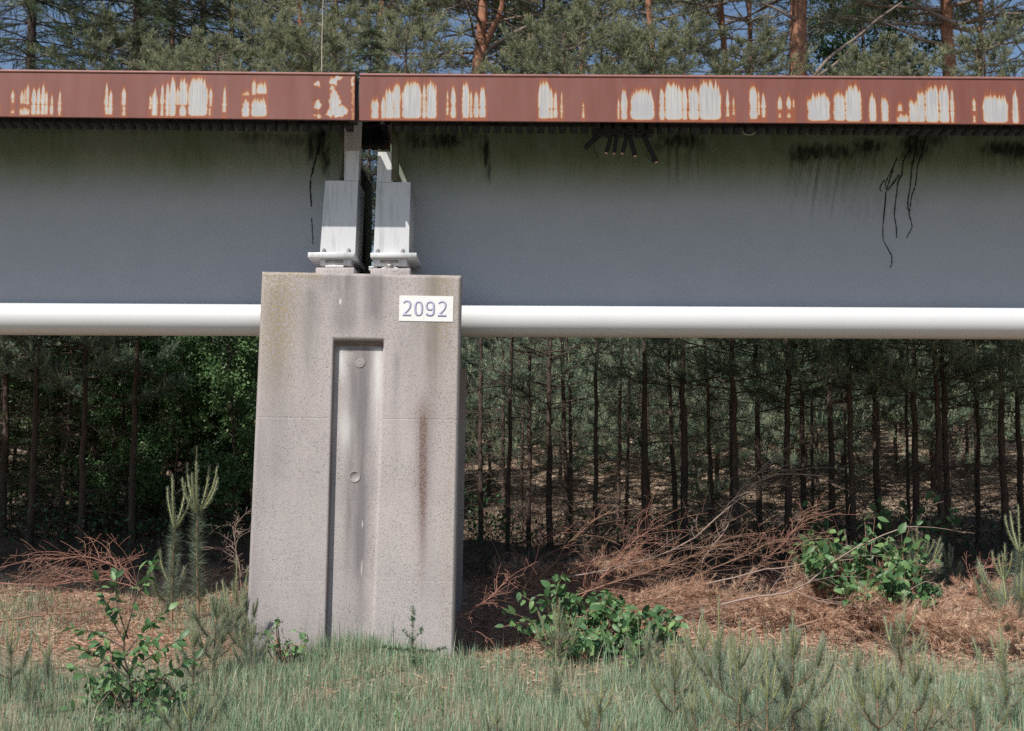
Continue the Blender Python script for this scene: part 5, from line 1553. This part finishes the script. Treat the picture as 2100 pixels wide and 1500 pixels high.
FB = [('long pale arching branch reaching up to the right over the brush heap', [(1120, 1190, 10.9), (1260, 1165, 10.9), (1400, 1120, 11), (1490, 1045, 11), (1580, 975, 11), (1690, 978, 11)], .012, 9, 'twig_pale', .5, .40),
      ('bare branch forking above the brush heap towards the dark pines', [(1440, 1150, 11), (1490, 1080, 11.1), (1520, 1000, 11.1), (1600, 940, 11.2)], .008, 6, 'twig_pale', .5, .35),
      ('reddish upright branch nearest the pier at the heap\'s left end', [(1050, 1245, 10.7), (1085, 1190, 10.7), (1105, 1120, 10.7), (1108, 1070, 10.7), (1090, 1035, 10.7)], .008, 9, 'twig_red', .6, .36),
      ('branch slanting up right from the reddish upright one', [(1060, 1235, 10.8), (1130, 1160, 10.8), (1190, 1090, 10.8), (1250, 1048, 10.8)], .008, 8, 'twig', .6, .34),
      ('tangle of arched reddish twigs in the middle of the heap', [(1180, 1240, 10.9), (1230, 1190, 10.9), (1290, 1120, 10.9), (1330, 1090, 10.9)], .009, 16, 'twig_red', .6, .55),
      ('arched twigs lying over the heap\'s middle, bent to the right', [(1170, 1225, 10.8), (1290, 1185, 10.8), (1400, 1150, 10.9), (1480, 1120, 10.9)], .010, 16, 'twig', .6, .5),
      ('long limb with curved twigs below the pale arching branch', [(1250, 1235, 10.7), (1380, 1200, 10.7), (1500, 1150, 10.8), (1590, 1110, 10.8)], .010, 16, 'twig', .55, .5),
      ('bundle of reddish curls at the heap\'s right end', [(1520, 1200, 10.9), (1570, 1150, 10.9), (1610, 1110, 10.9), (1650, 1060, 10.9)], .009, 14, 'twig_red', .5, .45),
      ('thick grey branch with a fork running to the large leafy shrub', [(1480, 1240, 10.3), (1560, 1222, 10.3), (1630, 1212, 10.3), (1735, 1135, 10.4), (1850, 1084, 10.5), (1915, 1082, 10.5)], .013, 5, 'twig_pale', .3, .5),
      ('grey side limb curving low over the orange needles', [(1630, 1212, 10.28), (1690, 1236, 10.25), (1760, 1246, 10.25), (1830, 1238, 10.3)], .009, 4, 'twig_pale', .2, .35),
      ('thin curved limb rising from the fork to the shrub', [(1625, 1212, 10.3), (1612, 1160, 10.3), (1650, 1110, 10.4), (1722, 1105, 10.5)], .007, 3, 'twig', .3, .3),
      ('straight bleached limb lying level across the orange needles', [(1440, 1200, 10.6), (1560, 1172, 10.6), (1660, 1156, 10.6), (1765, 1146, 10.6)], .010, 3, 'twig_pale', .2, .3),
      ('low limb under the twigs pointing to the thick grey fork', [(1180, 1262, 10.4), (1330, 1245, 10.4), (1480, 1240, 10.4), (1560, 1236, 10.4)], .008, 10, 'twig', .35, .35),
      ('grey stick slanting out of the orange litter towards the right margin', [(1800, 1240, 10.3), (1850, 1225, 10.3), (1902, 1192, 10.3), (1960, 1222, 10.3)], .006, 3, 'twig_pale', .3, .3),
      ('pinkish branch beside the pier foot with red shoots', [(934, 1270, 9.75), (985, 1240, 9.8), (1020, 1210, 9.9), (1042, 1188, 10)], .008, 9, 'twig_red', .7, .28),
      ('curved pinkish root like branch low beside the pier foot', [(934, 1272, 9.75), (965, 1292, 9.75), (995, 1305, 9.75), (998, 1322, 9.7)], .006, 2, 'twig_red', .3, .2),
      ('tall thin grey stem leaning beside the pier in the shade', [(1043, 1192, 11.0), (1010, 1110, 11.0), (985, 1030, 11.0), (965, 930, 11)], .006, 5, 'twig', .4, .3),
      ('small curls of dead twig at the right behind the litter', [(1975, 1225, 10.9), (2000, 1190, 10.9), (2010, 1170, 10.9), (2035, 1160, 10.9)], .005, 9, 'twig_red', .5, .25),
      ('pale bent stem arching over the right end of the low shrubs', [(1350, 1290, 9.7), (1390, 1262, 9.7), (1420, 1290, 9.7), (1440, 1320, 9.7)], .006, 3, 'twig_pale', .4, .25),
      ('thick dead limb lying in the grass at the left margin', [(-40, 1280, 10.3), (60, 1264, 10.3), (130, 1258, 10.3), (225, 1245, 10.3)], .014, 9, 'twig', .6, .35),
      ('long thin dead branch across the left grass hummock', [(-20, 1196, 10.9), (80, 1198, 10.9), (160, 1190, 10.9), (240, 1178, 10.9)], .009, 9, 'twig_red', .5, .40),
      ('spray of reddish dead twigs arching before the dark wood at left', [(285, 1205, 10.9), (230, 1160, 10.9), (170, 1142, 10.9), (110, 1148, 10.9)], .007, 9, 'twig_red', .35, .5),
      ('second spray of dead twigs lower down at left', [(320, 1230, 10.6), (250, 1195, 10.6), (170, 1190, 10.6), (90, 1205, 10.6)], .006, 8, 'twig_red', .35, .42),
      ('dead twigs fanning in the litter at the left margin', [(-60, 1245, 10.5), (0, 1215, 10.5), (60, 1200, 10.5), (100, 1170, 10.5)], .007, 10, 'twig', .5, .4),
      ('upright tangle of thin dry stems by the pier\'s left edge', [(495, 1215, 10.9), (490, 1160, 10.9), (480, 1110, 10.9), (486, 1066, 10.9)], .006, 11, 'twig_pale', .7, .28)]
for k, (lab, pts, r0, n, mat, up, tl) in enumerate(FB):
    fallen(lab, pts, r0 * .72, int(n * 1.25), 500 + k, mat, up, tl)

def dead_pine(seed, L=1.1):
    r = np.random.default_rng(seed)
    s = np.linspace(0, 1, 9)
    limb = np.stack((s * L, .06 * np.sin(s * 5 + seed), .10 * np.sin(s * 3.0) + .05), 1)
    out = [('limb', limb, .012)]
    tw = []
    S0, SD, SL, TT = [], [], [], []
    for k in range(26):
        f = .15 + .85 * k / 26
        b = np.array([np.interp(f, s, limb[:, c]) for c in range(3)])
        sg = -1 if k % 2 else 1
        d = unit(np.array((.75, sg * .8 + .3 * r.normal(), .35 * r.normal() + .22)))
        l = .48 * (1.15 - .7 * f) * r.uniform(.7, 1.2)
        ss = np.linspace(0, 1, 6)
        c_ = b + ss[:, None] * d * l + np.array((0, 0, -.25)) * l * (ss ** 2)[:, None]
        tw.append(c_)
        for i in range(1, 6):
            for _ in range(2):
                S0.append(c_[i]); dd = unit(d + .55 * r.normal(size=3) + np.array((0, 0, -.1))); SD.append(dd); SL.append(.10); TT.append(r.uniform(.2, 1.0))
    g_ = Geo(); g_.tubes(limb, np.linspace(.012, .004, 9), 6)
    g2 = Geo(); g2.tubes(np.array(tw), np.linspace(.005, .002, 6), 4)
    g3 = Geo(); g3.needles(np.array(S0), np.array(SD), np.array(SL), 26, .062, .003, .75, r, np.array(TT), .2)
    return [('limb', g_.mesh('limb', M['twig'], True, False)), ('twigs', g2.mesh('twigs', M['twig'], False, False)), ('dry_needles', g3.mesh('dry_needles', M['dry']))]
DP = [dead_pine(k) for k in range(4)]
DB = [(1560, 1225, 10.8, .3, 1.0, .12, 'dead pine branch with orange needles left of the thick grey fork'), (1640, 1185, 10.9, -.2, .95, .12, 'dead pine branch with orange needles on top of the heap under the large shrub'),
      (1600, 1270, 10.2, -.4, 1.0, .04, 'dead pine branch drooping below the thick grey fork'), (1690, 1265, 10.25, -.3, 1.0, .04, 'dead pine branch with greenish brown fans right of the thick grey fork'),
      (1800, 1290, 9.9, -.25, 1.0, .05, 'dead pine branch nearest the saplings on the right, tips pointing right'), (1880, 1235, 10.5, .2, .9, .05, 'dead pine branch with rusty needles below the large leafy shrub'),
      (1985, 1225, 10.7, .5, .8, .05, 'dead pine branch with rusty needles near the right margin'), (1240, 1262, 10.5, .3, .9, .06, 'dead pine branch with brown needles under the bare twigs'), (1400, 1240, 10.6, .1, 1.0, .08, 'dead pine branch with brown needles in the heap\'s middle'),
      (1490, 1215, 10.8, .0, 1.0, .08, 'dead pine branch under the straight bleached limb'), (425, 1235, 10.9, .2, .75, .10, 'dead pine branch with orange needles beside the pier\'s left edge'), (1580, 1130, 11.2, .4, .7, .22, 'small tuft of dead orange needles at the heap\'s top'),
      (1120, 1215, 11.3, .1, .9, .1, 'dim dead pine branch in the shade right of the pier'), (1000, 1205, 11.6, .6, .8, .05, 'dim dead pine branch lying in the shade beside the pier')]
for k, (px, py, Y, rz, s, lift, lab) in enumerate(DB):
    p = GP(px, Y); p[2] += lift
    o = thing('dead_pine_branch', lab, 'branch', tuple(p), rz, 'dead pine branches on the heap')
    o.scale = (s, s, s * 1.1)
    o.rotation_euler = (R.uniform(-.2, .2), -.10 + R.uniform(-.1, .15), rz + R.uniform(-.15, .15))
    for nm, me in DP[k % 4]: link(nm, me, o)

# ------------------------------------------------------------------ grass, litter, undergrowth
def blades(name, label, n, xr, yr, keep, h, w, seed, tint, mat, cat='grass', lean=.35):
    r = np.random.default_rng(seed)
    x = r.uniform(*xr, n); y = r.uniform(*yr, n)
    k = r.random(n) < keep(x, y)
    x, y = x[k], y[k]
    n = len(x)
    z = ground_z(x, y) - .01
    cl = .5 + .5 * np.sin(x * 3.1 + 1.3 * np.sin(y * 2.7)) * np.sin(y * 3.7 + x)
    cl2 = .5 + .5 * np.sin(x * 7.3 + 2 * np.sin(y * 5.1 + 1)) * np.sin(y * 8.7 + 1.7 * x)
    hh = h * (.35 + .45 * cl + .35 * cl2 ** 2) * r.uniform(.35, 1.25, n) * (1 + .8 * (r.random(n) < .05))
    az = r.random(n) * 6.28
    ln = np.abs(r.normal(size=n)) * lean
    dx, dy = np.cos(az) * ln, np.sin(az) * ln
    px_, py_ = -np.sin(az + r.normal(size=n) * .9), np.cos(az + r.normal(size=n) * .9)
    ww = w * r.uniform(.6, 1.4, n)
    V = np.zeros((n, 5, 3))
    b = np.stack((x, y, z), 1)
    sd = np.stack((px_ * ww / 2, py_ * ww / 2, 0 * x), 1)
    m = b + np.stack((dx * hh * .35, dy * hh * .35, hh * .58), 1)
    tp = b + np.stack((dx * hh, dy * hh, hh * (1 - .25 * np.minimum(ln, 1.2))), 1)
    V[:, 0] = b - sd; V[:, 1] = b + sd; V[:, 2] = m + sd * .75; V[:, 3] = m - sd * .75; V[:, 4] = tp
    i = np.arange(n)[:, None] * 5
    g_ = Geo()
    tt = tint + .16 * r.normal(size=n) + .15 * (cl - .5) + (r.random(n) < .16) * .45
    g_.add(V.reshape(-1, 3), np.concatenate((i + np.array([[0, 1, 2]]), i + np.array([[0, 2, 3]]), i + np.array([[3, 2, 4]]))), np.repeat(tt, 5))
    return tag(g_.build(name, M[mat]), label, cat, None, 'stuff')
def in_pier(x, y): return (x > -2.3) & (x < -.42) & (y > YP - .01)
def kg(x, y):
    d = np.clip((10.0 - y - .35 * np.sin(x * 1.7 + .4) - .35 * np.clip((x + .2) / 3, -.3, .6)) / .9, .03, 1)
    bare = np.exp(-((x + 3.5) / 1.0) ** 2 - ((y - 9.3) / .55) ** 2)        # reddish litter left of the pier
    d = d * (1 - .9 * bare) * (1 - .55 * np.clip((x - 1.6) / 1.2, 0, 1) * (y > 8.5))
    patch = .5 + .5 * np.sin(x * 2.3 + 2 * np.sin(y * 1.9)) * np.sin(y * 2.9 + 1.5)
    return np.where(in_pier(x, y), 0, d * (.35 + .65 * patch))
blades('grass', 'grey green grass of the clearing in front of the pier', 150000, (-5.8, 6.0), (6.9, 10.6), kg, .21, .0042, 1, .45, 'grass')
def kh(x, y):
    d = np.exp(-((y - 11.0) / .75) ** 2) * (x < -1.6) * (.4 + .6 * (np.sin(x * 2.1) > -.3))
    return np.where(in_pier(x, y), 0, d)
blades('grass', 'yellowish grass on the hummock before the dark wood at left', 26000, (-5.6, -1.6), (9.9, 12.2), kh, .15, .0050, 2, .62, 'grass')
def ks(x, y):
    return np.where(in_pier(x, y), 0, np.exp(-((y - 9.36) / .14) ** 2) * (x > -2.3) * (x < -.3))
blades('grass', 'taller grass tuft growing along the foot of the pier', 3600, (-2.3, -.3), (9.1, 9.49), ks, .22, .0035, 3, .35, 'grass', 'grass', .18)
def kt(x, y):
    return np.where(in_pier(x, y), 0, np.clip((9.7 - y) / .6, 0, 1) * (.2 + .8 * (np.sin(x * 2.9 + 1) * np.sin(y * 4.1) > .1)))
blades('grass', 'scattered taller straw coloured stalks among the grass', 2600, (-4.4, 4.6), (7.0, 9.7), kt, .34, .0030, 9, .95, 'grass', 'grass', .22)
# dry needle and twig litter: short thin straws lying on the ground
def litter(name, label, n, xr, yr, keep, seed, L, w, lo, hi):
    r = np.random.default_rng(seed)
    x = r.uniform(*xr, n); y = r.uniform(*yr, n)
    k = (r.random(n) < keep(x, y)) & ~in_pier(x, y)
    x, y = x[k], y[k]; n = len(x)
    z = ground_z(x, y) + .006 + .035 * r.random(n) ** 2
    az = r.random(n) * 6.28; l = L * r.uniform(.4, 1.4, n)
    d = np.stack((np.cos(az) * l, np.sin(az) * l, r.normal(size=n) * .25 * l), 1)
    sd = np.stack((-np.sin(az) * w, np.cos(az) * w, w * r.normal(size=n)), 1)
    b = np.stack((x, y, z), 1)
    V = np.stack((b - sd / 2, b + sd / 2, b + d + sd / 2, b + d - sd / 2), 1)
    i = np.arange(n)[:, None] * 4
    g_ = Geo(); g_.add(V.reshape(-1, 3), i + np.array([[0, 1, 2, 3]]), np.repeat(r.uniform(lo, hi, n), 4))
    return tag(g_.build(name, M['dry']), label, 'litter', None, 'stuff')
litter('needle_litter', 'reddish dry needles and straw strewn over the clearing', 140000, (-7.2, 7.2), (8.2, 12.4), lambda x, y: .25 + .75 * np.clip((y - 9.2) / .8, 0, 1), 5, .055, .0042, .1, 1.0)
# dead grass and low twiggy undergrowth on the shaded ground between the pines
r = np.random.default_rng(51)
n = 9000
x = r.uniform(-9, 9, n); y = 12.3 + 11 * r.random(n) ** 1.5 ; z = ground_z(x, y)
b = np.stack((x, y, z), 1)
d = unit(np.stack((r.normal(size=n) * .7, r.normal(size=n) * .7, r.uniform(.1, 1.1, n)), 1)) * r.uniform(.15, .85, n)[:, None]
s = np.linspace(0, 1, 4)
g_ = Geo(); g_.tubes(b[:, None] + d[:, None] * s[None, :, None] + np.array((0, 0, -.25))[None, None] * (s ** 2)[None, :, None] * np.linalg.norm(d, axis=1)[:, None, None], np.array([.004, .0035, .003, .002]), 3)
tag(g_.build('undergrowth', M['twig_dark'], None), 'thin dead twigs standing on the floor of the wood', 'undergrowth', None, 'stuff')

r = np.random.default_rng(52)
n = 16000
x = r.uniform(-8, 8, n); y = 12.5 + 4.0 * r.random(n) ** 1.2
k_ = (.5 + .5 * np.sin(x * 1.3 + 2 * np.sin(y)) * np.sin(y * 1.9 + .7 * x)) * np.where(x < 0, 1.2, .7) > r.random(n)
x, y = x[k_], y[k_]; n = len(x)
pos = np.stack((x, y, ground_z(x, y) + r.uniform(.02, .45, n) * np.where(x < 0, 1.2, .8)), 1)
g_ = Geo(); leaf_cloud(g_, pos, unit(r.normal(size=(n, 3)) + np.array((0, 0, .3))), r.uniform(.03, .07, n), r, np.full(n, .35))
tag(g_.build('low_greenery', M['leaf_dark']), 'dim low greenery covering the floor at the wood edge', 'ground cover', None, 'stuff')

# thin yellow green weeds in the grass
for k, (px, py, top, lab) in enumerate(((812, 1500, 1412, 'tallest thin yellow green weed stalk in the grass below the larch seedling'), (768, 1496, 1432, 'thin yellow green weed stalk left of the tallest one in the grass'), (742, 1480, 1440, 'short yellow green weed stalk in the grass below the pier recess'), (905, 1470, 1405, 'thin weed stalk in the grass below the right edge of the pier'))):
    b = G(px, py); h = P(px, top, b[1])[2] - b[2]
    o = thing('weed_stalk', lab, 'weed', tuple(b), k * 1.3, 'weed stalks in the grass')
    r = np.random.default_rng(600 + k)
    q = bez([(0, 0, -.02), (.01, 0, h * .4), (-.01, .01, h * .75), (.015, 0, h)], 10)
    gq = Geo(); gq.tubes(q, np.linspace(.0028, .0014, 10), 5); gq.build('stem', M['cand_stem'], o)
    for j in range(16):
        z = h * (.1 + .88 * j / 16); p = np.array([np.interp(z, q[:, 2], q[:, i]) for i in range(3)])
        put_leaf(o, p, unit(np.array((math.cos(j * 2.4), math.sin(j * 2.4), .7))), .028 * (1.2 - .6 * j / 16), r)
